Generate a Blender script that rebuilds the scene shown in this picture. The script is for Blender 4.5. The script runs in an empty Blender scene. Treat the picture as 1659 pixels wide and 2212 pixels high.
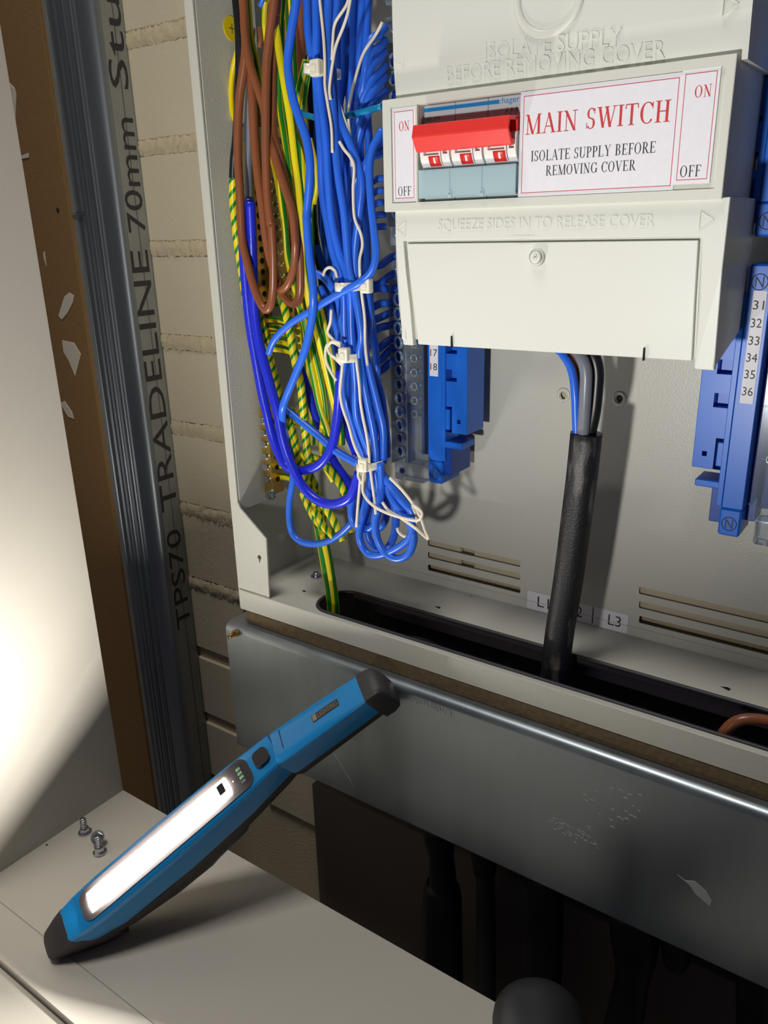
import bpy, bmesh, math, random
from mathutils import Vector, Matrix
random.seed(7)
S = 0.001                                   # everything below is written in millimetres
SC = bpy.context.scene
COL = SC.collection

# ------------------------------------------------------------------ camera
FPX, CX, CY = 1732.23, 829.5, 1106.0
RX = Vector((0.81750145, 0.17342381, -0.54919538))
RY = Vector((0.57541927, -0.28596466, 0.76623552))
RZ = Vector((-0.02416699, -0.94241625, -0.33356793))
CAM = Vector((0.0, -366.56, 0.0))
cd = bpy.data.cameras.new('camera'); cam = bpy.data.objects.new('camera', cd); COL.objects.link(cam)
right = Vector((RX[0], RY[0], RZ[0])); down = Vector((RX[1], RY[1], RZ[1])); fwd = Vector((RX[2], RY[2], RZ[2]))
m = Matrix((( right[0], -down[0], -fwd[0], CAM[0]*S), (right[1], -down[1], -fwd[1], CAM[1]*S),
            (right[2], -down[2], -fwd[2], CAM[2]*S), (0, 0, 0, 1)))
cam.matrix_world = m
cd.sensor_fit = 'VERTICAL'; cd.sensor_height = 36.0; cd.lens = FPX/2212*36.0
cd.clip_start = 0.01; cd.clip_end = 50
SC.camera = cam

# ------------------------------------------------------------------ world, added fill lamp, exposure
w = bpy.data.worlds.new('room_world'); SC.world = w; w.use_nodes = True
w.node_tree.nodes['Background'].inputs[0].default_value = (0.6, 0.56, 0.78, 1)
w.node_tree.nodes['Background'].inputs[1].default_value = 0.045
def area(name, loc, target, size, power, col):
    l = bpy.data.lights.new(name, 'AREA'); l.shape = 'SQUARE'; l.size = size; l.energy = power; l.color = col
    o = bpy.data.objects.new(name, l); COL.objects.link(o); o.location = loc
    o.rotation_euler = (Vector(target)-Vector(loc)).to_track_quat('-Z', 'Y').to_euler(); return o
area('overhead_fill', (-0.42, -0.5, 1.6), (-0.25, -0.12, -0.3), 0.4, 15.0, (1.0, 0.97, 0.93))  # added overhead fill to brighten the cupboard base, no known fitting there
# second hand lamp, held beside the camera and pointed at the board (it throws the cable shadows on the back panel)
sl = bpy.data.lights.new('hand_lamp', 'SPOT'); sl.energy = 9.5; sl.spot_size = math.radians(78); sl.spot_blend = 1.0; sl.shadow_soft_size = .016; sl.color = (1.0, .985, .95)
so = bpy.data.objects.new('hand_lamp', sl); COL.objects.link(so); so.location = (-.125, -.52, -.165)
so.rotation_euler = (Vector((-.215, .05, .10))-so.location).to_track_quat('-Z', 'Y').to_euler()
TORCH_L = 430.0
SC.view_settings.view_transform = 'Standard'; SC.view_settings.look = 'None'
SC.view_settings.exposure = 0.0; SC.view_settings.gamma = 1.0; SC.view_settings.use_curve_mapping = False

# ------------------------------------------------------------------ pixel ray helpers (real planes in mm)
def ray(px, py):
    c = Vector(((px-CX)/FPX, (py-CY)/FPX, 1.0)); return Vector((RX.dot(c), RY.dot(c), RZ.dot(c)))
def onY(px, py, y): d = ray(px, py); t = (y-CAM[1])/d[1]; return CAM+d*t
def onX(px, py, x): d = ray(px, py); t = (x-CAM[0])/d[0]; return CAM+d*t
def onZ(px, py, z): d = ray(px, py); t = (z-CAM[2])/d[2]; return CAM+d*t
def depth(p): return (p-CAM).dot(fwd)

# ------------------------------------------------------------------ materials
def srgb(r, g, b):
    f = lambda c: (c/255/12.92) if c/255 <= .04045 else ((c/255+.055)/1.055)**2.4
    return (f(r), f(g), f(b), 1)
def mat(name, col, rough=.5, metal=0., bump=0., bscale=300., var=0., vscale=40., coat=0., spec=.5, sub=0.):
    mt = bpy.data.materials.new(name); mt.use_nodes = True; nt = mt.node_tree; b = nt.nodes['Principled BSDF']
    b.inputs['Base Color'].default_value = col; b.inputs['Roughness'].default_value = rough
    b.inputs['Metallic'].default_value = metal; b.inputs['Specular IOR Level'].default_value = spec
    if coat: b.inputs['Coat Weight'].default_value = coat
    tc = nt.nodes.new('ShaderNodeTexCoord')
    if var:
        n = nt.nodes.new('ShaderNodeTexNoise'); n.inputs['Scale'].default_value = vscale; n.inputs['Detail'].default_value = 5
        nt.links.new(tc.outputs['Object'], n.inputs['Vector'])
        mx = nt.nodes.new('ShaderNodeMix'); mx.data_type = 'RGBA'
        mx.inputs[6].default_value = [c*(1-var) for c in col[:3]]+[1]; mx.inputs[7].default_value = [min(1, c*(1+var)) for c in col[:3]]+[1]
        nt.links.new(n.outputs['Fac'], mx.inputs[0]); nt.links.new(mx.outputs[2], b.inputs['Base Color'])
    if bump:
        n = nt.nodes.new('ShaderNodeTexNoise'); n.inputs['Scale'].default_value = bscale; n.inputs['Detail'].default_value = 3
        nt.links.new(tc.outputs['Object'], n.inputs['Vector'])
        bp = nt.nodes.new('ShaderNodeBump'); bp.inputs['Strength'].default_value = bump; bp.inputs['Distance'].default_value = .0006
        nt.links.new(n.outputs['Fac'], bp.inputs['Height']); nt.links.new(bp.outputs[0], b.inputs['Normal'])
    return mt
M = {}
M['enclosure'] = mat('grey_powder_coat', srgb(196, 195, 184), .38, bump=.25, bscale=900)
M['cover'] = mat('pale_grey_plastic', srgb(216, 217, 208), .42, bump=.08, bscale=1200)
M['cover_frame'] = mat('pale_grey_frame_plastic', srgb(208, 209, 198), .42)
M['paper'] = mat('white_label', srgb(226, 224, 230), .55, var=.05, vscale=300)
M['ink_red'] = mat('red_ink', srgb(196, 52, 56), .6)
M['ink_black'] = mat('black_ink', srgb(45, 42, 45), .6)
M['ink_grey'] = mat('grey_ink', srgb(95, 100, 104), .6)
M['ink_blue'] = mat('blue_ink', srgb(0, 115, 180), .5)
M['red'] = mat('red_handle_plastic', srgb(226, 54, 48), .38, bump=.1, bscale=200)
M['white_plastic'] = mat('white_toggle_plastic', srgb(235, 235, 232), .35)
M['switch_grey'] = mat('switch_grey_plastic', srgb(172, 180, 184), .45)
M['brick'] = mat('cream_painted_brick', srgb(190, 178, 152), .7, bump=.5, bscale=260, var=.05, vscale=30)
M['mortar'] = mat('cream_painted_mortar', srgb(184, 170, 140), .85, bump=1.0, bscale=420)
M['slab'] = mat('cavity_render', srgb(120, 112, 100), .9, bump=.5, bscale=100)
M['paperboard'] = mat('brown_plasterboard_paper', srgb(132, 100, 58), .8, bump=.3, bscale=500, var=.12, vscale=300)
M['board_core'] = mat('board_cut_edge', srgb(150, 114, 66), .85, bump=.4, bscale=300)
M['plaster'] = mat('dried_plaster_smear', srgb(205, 196, 180), .7, bump=.4)
M['carcass'] = mat('white_cupboard_board', srgb(192, 186, 174), .5, bump=.12, bscale=500, var=.02)
M['carcass_edge'] = mat('cupboard_board_edge', srgb(205, 200, 195), .5)
M['rust'] = mat('dirty_timber_packer', srgb(104, 88, 62), .85, bump=.8, bscale=300, var=.55, vscale=260)
M['blue_bar'] = mat('blue_terminal_plastic', srgb(20, 100, 205), .35)
M['blue_dark'] = mat('dark_blue_terminal_plastic', srgb(12, 62, 150), .4)
M['black'] = mat('black_plastic', srgb(22, 22, 24), .5)
M['black_hole'] = mat('hole_dark', srgb(14, 13, 12), .9)
M['brass'] = mat('brass', srgb(190, 160, 90), .3, metal=.9)
M['zinc'] = mat('zinc_screw', srgb(200, 204, 208), .22, metal=1.)
M['bronze'] = mat('yellowed_screw', srgb(150, 120, 70), .4, metal=.8)
M['w_blue'] = mat('blue_insulation', srgb(42, 104, 222), .32)
M['w_deep'] = mat('deep_blue_tape', srgb(32, 46, 205), .3, bump=.3, bscale=120)
M['w_cyan'] = mat('pale_blue_insulation', srgb(20, 130, 180), .35)
M['w_brown'] = mat('brown_insulation', srgb(134, 78, 48), .3)
M['w_black'] = mat('black_insulation', srgb(24, 24, 26), .35)
M['w_grey'] = mat('grey_insulation', srgb(120, 124, 134), .33)
M['w_white'] = mat('cream_thin_insulation', srgb(226, 216, 196), .45)
M['w_yellow'] = mat('yellow_insulation', srgb(232, 205, 10), .35)
M['tie'] = mat('nylon_cable_tie', srgb(226, 222, 200), .3, coat=.3)
M['rubber'] = mat('grey_rubber_grip', srgb(62, 58, 60), .55, bump=.1)
M['scuffed'] = mat('scuffed_black_rubber', srgb(40, 40, 43), .5, bump=.2, bscale=150, var=.35, vscale=60)
M['torch_blue'] = mat('blue_torch_shell', srgb(24, 142, 212), .35, coat=.2)
M['bezel'] = mat('torch_bezel', srgb(60, 56, 56), .3)
M['chrome'] = mat('dark_chrome_badge', srgb(150, 145, 135), .2, metal=1.)
M['green_led'] = mat('green_gauge_segment', srgb(120, 170, 130), .4)
M['dark_pipe'] = mat('black_conduit', srgb(20, 19, 22), .5)
M['grey_pipe'] = mat('dark_grey_conduit', srgb(50, 48, 52), .5)

def striped():
    mt = bpy.data.materials.new('green_yellow_insulation'); mt.use_nodes = True; nt = mt.node_tree; b = nt.nodes['Principled BSDF']
    b.inputs['Roughness'].default_value = .33
    uv = nt.nodes.new('ShaderNodeUVMap'); sp = nt.nodes.new('ShaderNodeSeparateXYZ'); nt.links.new(uv.outputs[0], sp.inputs[0])
    mu = nt.nodes.new('ShaderNodeMath'); mu.operation = 'MULTIPLY'; mu.inputs[1].default_value = 2.0; nt.links.new(sp.outputs[0], mu.inputs[0])
    fr = nt.nodes.new('ShaderNodeMath'); fr.operation = 'FRACT'; nt.links.new(mu.outputs[0], fr.inputs[0])
    gt = nt.nodes.new('ShaderNodeMath'); gt.operation = 'GREATER_THAN'; gt.inputs[1].default_value = .62; nt.links.new(fr.outputs[0], gt.inputs[0])
    mx = nt.nodes.new('ShaderNodeMix'); mx.data_type = 'RGBA'; mx.inputs[6].default_value = srgb(228, 208, 24); mx.inputs[7].default_value = srgb(28, 128, 28)
    nt.links.new(gt.outputs[0], mx.inputs[0]); nt.links.new(mx.outputs[2], b.inputs['Base Color']); return mt
M['w_gy'] = striped()

def galv(name, base, rough, streak, metal=.85):
    mt = mat(name, base, rough, metal=metal); nt = mt.node_tree; b = nt.nodes['Principled BSDF']
    tc = nt.nodes.new('ShaderNodeTexCoord'); mp = nt.nodes.new('ShaderNodeMapping'); mp.inputs['Scale'].default_value = streak
    nt.links.new(tc.outputs['Object'], mp.inputs[0])
    n = nt.nodes.new('ShaderNodeTexNoise'); n.inputs['Scale'].default_value = 60; n.inputs['Detail'].default_value = 8; nt.links.new(mp.outputs[0], n.inputs[0])
    r = nt.nodes.new('ShaderNodeMapRange'); r.inputs[3].default_value = rough-.08; r.inputs[4].default_value = rough+.14
    nt.links.new(n.outputs['Fac'], r.inputs[0]); nt.links.new(r.outputs[0], b.inputs['Roughness'])
    cr = nt.nodes.new('ShaderNodeMix'); cr.data_type = 'RGBA'
    cr.inputs[6].default_value = [c*.82 for c in base[:3]]+[1]; cr.inputs[7].default_value = [min(1, c*1.15) for c in base[:3]]+[1]
    nt.links.new(n.outputs['Fac'], cr.inputs[0]); nt.links.new(cr.outputs[2], b.inputs['Base Color'])
    return mt
M['galv'] = galv('galvanised_trunking', srgb(150, 158, 162), .34, (1, 1, .12))
M['stud'] = galv('galvanised_stud', srgb(140, 146, 150), .42, (1, 1, .1))
M['stud_knurl'] = galv('knurled_stud', srgb(150, 152, 148), .5, (1, 1, 1), .45)
nt = M['stud_knurl'].node_tree; v = nt.nodes.new('ShaderNodeTexVoronoi'); v.inputs['Scale'].default_value = 700; v.inputs['Randomness'].default_value = .15
tc = nt.nodes.new('ShaderNodeTexCoord'); nt.links.new(tc.outputs['Object'], v.inputs[0])
bp = nt.nodes.new('ShaderNodeBump'); bp.inputs['Strength'].default_value = .5; bp.inputs['Distance'].default_value = .0004
nt.links.new(v.outputs['Distance'], bp.inputs['Height']); nt.links.new(bp.outputs[0], nt.nodes['Principled BSDF'].inputs['Normal'])

# dusty black cable jacket
mt = mat('dusty_black_jacket', srgb(30, 31, 34), .45, bump=.5, bscale=900); nt = mt.node_tree; b = nt.nodes['Principled BSDF']
tc = nt.nodes.new('ShaderNodeTexCoord'); mp = nt.nodes.new('ShaderNodeMapping'); mp.inputs['Scale'].default_value = (1, 1, .22); nt.links.new(tc.outputs['Object'], mp.inputs[0])
n = nt.nodes.new('ShaderNodeTexNoise'); n.inputs['Scale'].default_value = 130; n.inputs['Detail'].default_value = 9; nt.links.new(mp.outputs[0], n.inputs[0])
r = nt.nodes.new('ShaderNodeValToRGB'); r.color_ramp.elements[0].position = .54; r.color_ramp.elements[0].color = srgb(28, 29, 32)
r.color_ramp.elements[1].position = .8; r.color_ramp.elements[1].color = srgb(132, 129, 122); nt.links.new(n.outputs['Fac'], r.inputs[0]); nt.links.new(r.outputs[0], b.inputs['Base Color'])
M['jacket'] = mt

def clear(name, tint, refl=.12, milk=0.):
    mt = bpy.data.materials.new(name); mt.use_nodes = True; nt = mt.node_tree; nt.nodes.remove(nt.nodes['Principled BSDF'])
    out = nt.nodes['Material Output']; tr = nt.nodes.new('ShaderNodeBsdfTransparent'); tr.inputs[0].default_value = tint
    gl = nt.nodes.new('ShaderNodeBsdfGlossy'); gl.inputs['Roughness'].default_value = .12; gl.inputs[0].default_value = (.9, .93, 1, 1)
    lw = nt.nodes.new('ShaderNodeLayerWeight'); lw.inputs[0].default_value = .35
    ad = nt.nodes.new('ShaderNodeMath'); ad.operation = 'MULTIPLY_ADD'; ad.inputs[1].default_value = .8; ad.inputs[2].default_value = refl
    nt.links.new(lw.outputs['Fresnel'], ad.inputs[0])
    mx = nt.nodes.new('ShaderNodeMixShader'); nt.links.new(ad.outputs[0], mx.inputs[0]); nt.links.new(tr.outputs[0], mx.inputs[1]); nt.links.new(gl.outputs[0], mx.inputs[2])
    if milk:
        df = nt.nodes.new('ShaderNodeBsdfDiffuse'); df.inputs[0].default_value = srgb(212, 236, 240); m2 = nt.nodes.new('ShaderNodeMixShader'); m2.inputs[0].default_value = milk
        nt.links.new(mx.outputs[0], m2.inputs[1]); nt.links.new(df.outputs[0], m2.inputs[2]); mx = m2
    nt.links.new(mx.outputs[0], out.inputs[0]); return mt
M['clear'] = clear('clear_polycarbonate', (.88, .91, .96, 1), .07, .05)
M['clear_rim'] = clear('clear_port_rim', (.92, .95, 1, 1), .2, .16)
M['clear_blue'] = clear('blue_tinted_clear_cover', (.86, .95, .98, 1), .08, .48)
mt = bpy.data.materials.new('lit_led_window'); mt.use_nodes = True; nt = mt.node_tree; b = nt.nodes['Principled BSDF']
b.inputs['Emission Color'].default_value = (1, .965, .90, 1); b.inputs['Emission Strength'].default_value = TORCH_L; b.inputs['Base Color'].default_value = (1, 1, 1, 1)
M['led'] = mt

# ------------------------------------------------------------------ mesh helpers
def tag(o, label=None, cat=None, group=None, kind=None):
    if label: o['label'] = label
    if cat: o['category'] = cat
    if group: o['group'] = group
    if kind: o['kind'] = kind
    return o
ORG = {}
def obj(name, bm, material, parent=None, smooth=False, org=None):
    if parent is not None: o0 = ORG[parent.name]
    elif org is not None: o0 = Vector(org)
    else:
        xs = [v.co.x for v in bm.verts]; ys = [v.co.y for v in bm.verts]; zs = [v.co.z for v in bm.verts]
        o0 = Vector(((min(xs)+max(xs))/2, (min(ys)+max(ys))/2, min(zs)))
    for v in bm.verts: v.co = (v.co-o0)*S
    me = bpy.data.meshes.new(name); bm.to_mesh(me); bm.free()
    me.materials.append(M[material] if isinstance(material, str) else material)
    if smooth:
        for p in me.polygons: p.use_smooth = True
    o = bpy.data.objects.new(name, me); COL.objects.link(o)
    if parent is not None: o.parent = parent
    else: o.location = o0*S
    ORG[o.name] = o0
    return o
def thing(name, label, cat, org, group=None):
    o = bpy.data.objects.new(name, None); COL.objects.link(o); o.location = Vector(org)*S; o.empty_display_size = .01
    ORG[o.name] = Vector(org); tag(o, label, cat, group); return o
def smooth_angle(o, deg=35):
    me = o.data
    for p in me.polygons: p.use_smooth = True
    bm = bmesh.new(); bm.from_mesh(me)
    for e in bm.edges:
        if len(e.link_faces) == 2 and e.calc_face_angle(0) > math.radians(deg): e.smooth = False
    bm.to_mesh(me); bm.free(); return o
def NB(): return bmesh.new()
def box(bm, x0, x1, y0, y1, z0, z1, bev=0, seg=1, mtx=None):
    t = bmesh.new(); bmesh.ops.create_cube(t, size=1)
    for v in t.verts: v.co = Vector(((x0+x1)/2+v.co.x*(x1-x0), (y0+y1)/2+v.co.y*(y1-y0), (z0+z1)/2+v.co.z*(z1-z0)))
    if bev: bmesh.ops.bevel(t, geom=t.edges[:], offset=bev, segments=seg, affect='EDGES', profile=.5)
    if mtx: t.transform(mtx)
    me = bpy.data.meshes.new('t'); t.to_mesh(me); t.free(); bm.from_mesh(me); bpy.data.meshes.remove(me); return bm
def merge(bm, other):
    me = bpy.data.meshes.new('t'); other.to_mesh(me); other.free(); bm.from_mesh(me); bpy.data.meshes.remove(me); return bm
def prism(bm, pts, a, b, ax='y', bev=0):
    """closed 2-D polygon extruded along an axis from a to b; pts are (x,z) for y, (y,z) for x, (x,y) for z"""
    t = bmesh.new()
    def P(p, k): return {'y': (p[0], k, p[1]), 'x': (k, p[0], p[1]), 'z': (p[0], p[1], k)}[ax]
    v0 = [t.verts.new(P(p, a)) for p in pts]; v1 = [t.verts.new(P(p, b)) for p in pts]
    t.faces.new(v0); t.faces.new(v1[::-1])
    for i in range(len(pts)): j = (i+1) % len(pts); t.faces.new((v0[i], v1[i], v1[j], v0[j]))
    bmesh.ops.recalc_face_normals(t, faces=t.faces[:])
    if bev: bmesh.ops.bevel(t, geom=t.edges[:], offset=bev, segments=1, affect='EDGES')
    return merge(bm, t)
def cyl(bm, p0, p1, r0, r1=None, n=20):
    r1 = r0 if r1 is None else r1; p0 = Vector(p0); p1 = Vector(p1); d = p1-p0
    t = bmesh.new(); bmesh.ops.create_cone(t, cap_ends=True, segments=n, radius1=r0, radius2=r1, depth=d.length)
    t.transform(Matrix.Translation((p0+p1)/2) @ d.to_track_quat('Z', 'Y').to_matrix().to_4x4()); return merge(bm, t)
def torus(bm, c, axis, R, r, n=20, k=8, sq=1.0):
    q = Vector(axis).to_track_quat('Z', 'Y'); vs = []
    t = bmesh.new()
    for i in range(n):
        a = 2*math.pi*i/n; row = []
        for j in range(k):
            b_ = 2*math.pi*j/k; p = Vector(((R+r*math.cos(b_))*math.cos(a), (R+r*math.cos(b_))*math.sin(a), r*sq*math.sin(b_)))
            row.append(t.verts.new(Vector(c)+q @ p))
        vs.append(row)
    for i in range(n):
        for j in range(k): t.faces.new((vs[i][j], vs[(i+1) % n][j], vs[(i+1) % n][(j+1) % k], vs[i][(j+1) % k]))
    return merge(bm, t)
def rrect(x0, x1, z0, z1, r, n=5):
    out = []
    for cx_, cz_, a0 in ((x1-r, z1-r, 0), (x0+r, z1-r, 90), (x0+r, z0+r, 180), (x1-r, z0+r, 270)):
        for i in range(n+1):
            a = math.radians(a0+90*i/n); out.append((cx_+r*math.cos(a), cz_+r*math.sin(a)))
    return out
def cut(o, cutters):
    """boolean the cutter bmeshes (world mm) out of o, applied at once"""
    bm = NB()
    for c in cutters: merge(bm, c)
    c = obj('cutter', bm, 'black'); bpy.context.view_layer.update()
    md = o.modifiers.new('b', 'BOOLEAN'); md.operation = 'DIFFERENCE'; md.object = c; md.solver = 'EXACT'
    dg = bpy.context.evaluated_depsgraph_get(); me = bpy.data.meshes.new_from_object(o.evaluated_get(dg))
    o.modifiers.clear(); old = o.data; o.data = me; me.name = old.name; bpy.data.meshes.remove(old)
    bpy.data.objects.remove(c); return o
_tc = {}
def textbm(s, extrude=0., shear=0.):
    """text as a bmesh in the XY plane fitted to a unit box in x and in y"""
    cu = bpy.data.curves.new('t', 'FONT'); cu.body = s; cu.size = 1; cu.extrude = extrude; cu.shear = shear; cu.resolution_u = 3
    o = bpy.data.objects.new('t', cu); COL.objects.link(o); bpy.context.view_layer.update()
    me = bpy.data.meshes.new_from_object(o.evaluated_get(bpy.context.evaluated_depsgraph_get()))
    bm = bmesh.new(); bm.from_mesh(me); bpy.data.objects.remove(o); bpy.data.curves.remove(cu); bpy.data.meshes.remove(me)
    xs = [v.co.x for v in bm.verts]; ys = [v.co.y for v in bm.verts]; x0, x1, y0, y1 = min(xs), max(xs), min(ys), max(ys)
    for v in bm.verts: v.co.x = (v.co.x-x0)/(x1-x0); v.co.y = (v.co.y-y0)/(y1-y0)
    return bm
def put_text(s, o, ex, ey, en, ext=.12, shear=0.):
    """place text: o lower-left corner, ex full width vector, ey full height vector, en outward normal"""
    bm = textbm(s, 1. if ext else 0., shear); o = Vector(o); ex = Vector(ex); ey = Vector(ey); en = Vector(en).normalized()
    for v in bm.verts: v.co = o+ex*v.co.x+ey*v.co.y+en*(v.co.z*ext*.5)
    return bm
def front_text(s, x0, x1, z0, z1, y, ext=.12, shear=0.): return put_text(s, (x0, y, z0), (x1-x0, 0, 0), (0, 0, z1-z0), (0, -1, 0), ext, shear)

# ---- a small serif alphabet made of strokes (cap height 1)
def G_seg(p, q, w): 
    dx, dy = q[0]-p[0], q[1]-p[1]; l = math.hypot(dx, dy)
    if abs(dx) > abs(dy)*3: ox, oy = 0, w/2
    else: ox, oy = w/2, 0
    return [(p[0]-ox, p[1]-oy), (p[0]+ox, p[1]+oy), (q[0]+ox, q[1]+oy), (q[0]-ox, q[1]-oy)]
def G_arc(cx, cy, rx, ry, a0, a1, tk=.13, th=.04, n=14):
    out = []
    for i in range(n):
        qs = []
        for a in (a0+(a1-a0)*i/n, a0+(a1-a0)*(i+1)/n):
            r = math.radians(a); t_ = th+(tk-th)*abs(math.cos(r))**1.5
            qs.append(((cx+(rx)*math.cos(r), cy+ry*math.sin(r)), (cx+(rx-t_)*math.cos(r), cy+(ry-t_)*math.sin(r))))
        out.append([qs[0][0], qs[1][0], qs[1][1], qs[0][1]])
    return out
T_, H_ = .13, .045
def sf(x, y, w=.3): return G_seg((x-w/2, y), (x+w/2, y), .04)
def stem(x, t=T_, a=0., b=1.): return [G_seg((x, a), (x, b), t), sf(x, .02), sf(x, .98)]
GL = {
 'I': (.36, stem(.18)), 'L': (.66, stem(.18)+[G_seg((.18, .025), (.6, .025), .05), G_seg((.58, 0), (.62, .22), .05)]),
 'T': (.68, [G_seg((.34, 0), (.34, 1), T_), sf(.34, .02), G_seg((.04, .975), (.64, .975), .05), G_seg((.05, .98), (.03, .78), .05), G_seg((.63, .98), (.65, .78), .05)]),
 'E': (.66, stem(.18)+[G_seg((.18, .025), (.58, .025), .05), G_seg((.18, .975), (.56, .975), .05), G_seg((.18, .51), (.44, .51), .05), G_seg((.56, 0), (.61, .22), .05), G_seg((.55, 1), (.57, .8), .05), G_seg((.44, .4), (.44, .62), .04)]),
 'F': (.6, stem(.18)+[G_seg((.18, .975), (.55, .975), .05), G_seg((.18, .51), (.44, .51), .05), G_seg((.54, 1), (.56, .8), .05), G_seg((.44, .4), (.44, .62), .04)]),
 'H': (.78, stem(.18)+stem(.6)+[G_seg((.18, .51), (.6, .51), .05)]),
 'N': (.78, [G_seg((.16, 0), (.16, 1), H_), sf(.16, .02, .26), G_seg((.13, .99), (.62, .0), T_+.01), sf(.1, .98, .2), G_seg((.62, 0), (.62, 1), H_), sf(.62, .98, .26)]),
 'M': (.95, [G_seg((.16, 0), (.16, 1), H_), sf(.16, .02, .26), G_seg((.16, 1), (.46, .0), T_), G_seg((.46, .0), (.77, 1), H_), G_seg((.79, 0), (.79, 1), T_), sf(.79, .02, .28), sf(.14, .98, .2), sf(.82, .98, .22)]),
 'A': (.76, [G_seg((.12, 0), (.38, 1), H_), G_seg((.36, 1), (.64, 0), T_), G_seg((.2, .33), (.54, .33), .045), sf(.11, .02, .24), sf(.64, .02, .28)]),
 'W': (1.0, [G_seg((.12, 1), (.33, 0), T_), G_seg((.33, 0), (.5, .9), H_), G_seg((.48, 1), (.69, 0), T_), G_seg((.69, 0), (.9, 1), H_), sf(.12, .98, .26), sf(.5, .98, .24), sf(.9, .98, .22)]),
 'V': (.76, [G_seg((.13, 1), (.39, 0), T_), G_seg((.39, 0), (.64, 1), H_), sf(.13, .98, .27), sf(.64, .98, .23)]),
 'Y': (.74, [G_seg((.13, 1), (.36, .47), T_), G_seg((.38, .47), (.61, 1), H_), G_seg((.37, 0), (.37, .5), T_), sf(.37, .02), sf(.13, .98, .26), sf(.61, .98, .22)]),
 'U': (.76, [G_seg((.17, .3), (.17, 1), T_), sf(.17, .98, .28), G_seg((.62, .3), (.62, 1), H_), sf(.62, .98, .24)]+G_arc(.372, .3, .267, .31, 180, 360, .12)),
 'O': (.78, G_arc(.38, .5, .34, .51, 0, 360, .13, .04, 24)),
 'C': (.72, G_arc(.4, .5, .35, .51, 42, 318, .14, .04, 20)+[G_seg((.65, .98), (.65, .68), .045)]),
 'G': (.78, G_arc(.4, .5, .35, .51, 42, 322, .14, .04, 20)+[G_seg((.65, .98), (.65, .68), .045), G_seg((.65, .05), (.65, .42), T_), sf(.65, .42, .26)]),
 'S': (.56, G_arc(.28, .74, .21, .27, 30, 270, .11)+G_arc(.27, .26, .22, .27, -90, 90, .12)+G_arc(.27, .26, .22, .27, 210, 270, .1)+[G_seg((.46, .98), (.46, .7), .04), G_seg((.06, .3), (.06, .02), .04), G_seg((.17, .55), (.4, .44), .13)]),
 'P': (.62, stem(.18)+G_arc(.3, .73, .27, .27, -90, 90, .13)+[G_seg((.18, .98), (.3, .98), .04), G_seg((.18, .48), (.3, .48), .04)]),
 'R': (.74, stem(.18)+G_arc(.3, .74, .26, .26, -90, 90, .13)+[G_seg((.18, .98), (.3, .98), .04), G_seg((.18, .5), (.34, .5), .04), G_seg((.34, .5), (.62, 0), .13), sf(.66, .02, .2)]),
 'B': (.68, stem(.18)+G_arc(.3, .76, .25, .24, -90, 90, .12)+G_arc(.32, .265, .28, .265, -90, 90, .13)+[G_seg((.18, .98), (.3, .98), .04), G_seg((.18, .52), (.33, .52), .04), G_seg((.18, .02), (.33, .02), .04)]),
 ' ': (.36, []),
}
def serif(s, x0, x1, z0, z1, y, sp=0.04):
    tot = sum(GL[c][0]+sp for c in s)-sp; k = (x1-x0)/tot; h = z1-z0; bm = NB(); x = 0
    for n_, c in enumerate(s):
        for i, poly in enumerate(GL[c][1]):
            yy = y-.0015*(i % 7)-.0003*(n_ % 2)
            vs = [bm.verts.new((x0+(x+p[0])*k, yy, z0+p[1]*h)) for p in poly]; bm.faces.new(vs)
        x += GL[c][0]+sp
    bmesh.ops.recalc_face_normals(bm, faces=bm.faces[:])
    for f_ in bm.faces:
        if f_.normal.y > 0: f_.normal_flip()
    return bm
def outline(x0, x1, z0, z1, y, w=.35):
    bm = NB()
    for a in ((x0, x1, z0, z0+w), (x0, x1, z1-w, z1), (x0, x0+w, z0+w, z1-w), (x1-w, x1, z0+w, z1-w)): box(bm, a[0], a[1], y, y+.03, a[2], a[3])
    return bm

# ------------------------------------------------------------------ tubes
def smooth_path(P, k=6):
    Q = [P[0]*2-P[1]]+P+[P[-1]*2-P[-2]]; out = []
    for i in range(1, len(Q)-2):
        p0, p1, p2, p3 = Q[i-1:i+3]
        # centripetal-like tangents keep the loops round
        for j in range(k):
            t = j/k
            out.append(.5*((2*p1)+(-p0+p2)*t+(2*p0-5*p1+4*p2-p3)*t*t+(-p0+3*p1-3*p2+p3)*t**3))
    out.append(P[-1]); return out
def tube(bm, path, r, n=10, twist=0., phase=0., flat=1.0, taper=None):
    uvl = bm.loops.layers.uv.verify(); rings = []; ln = [0.]
    t0 = (path[1]-path[0]).normalized(); up = Vector((0, -1, 0)); up = (up-t0*up.dot(t0))
    if up.length < .05: up = Vector((1, 0, 0))-t0*t0.x
    up.normalize()
    for i, p in enumerate(path):
        t = (path[min(i+1, len(path)-1)]-path[max(i-1, 0)]).normalized()
        up = (up-t*up.dot(t)).normalized(); sd = t.cross(up)
        rr = r if taper is None else r*taper(i/(len(path)-1))
        rings.append([bm.verts.new(p+(sd*math.cos(2*math.pi*j/n)+up*flat*math.sin(2*math.pi*j/n))*rr) for j in range(n)])
        if i: ln.append(ln[-1]+(p-path[i-1]).length)
    for i in range(len(path)-1):
        for j in range(n):
            f = bm.faces.new((rings[i][j], rings[i][(j+1) % n], rings[i+1][(j+1) % n], rings[i+1][j])); f.smooth = True
            for lp, (a, b) in zip(f.loops, ((i, j), (i, j+1), (i+1, j+1), (i+1, j))): lp[uvl].uv = (b/n+phase+twist*ln[a], ln[a]*.01)
    bm.faces.new(rings[0][::-1]); bm.faces.new(rings[-1]); return bm
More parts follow.
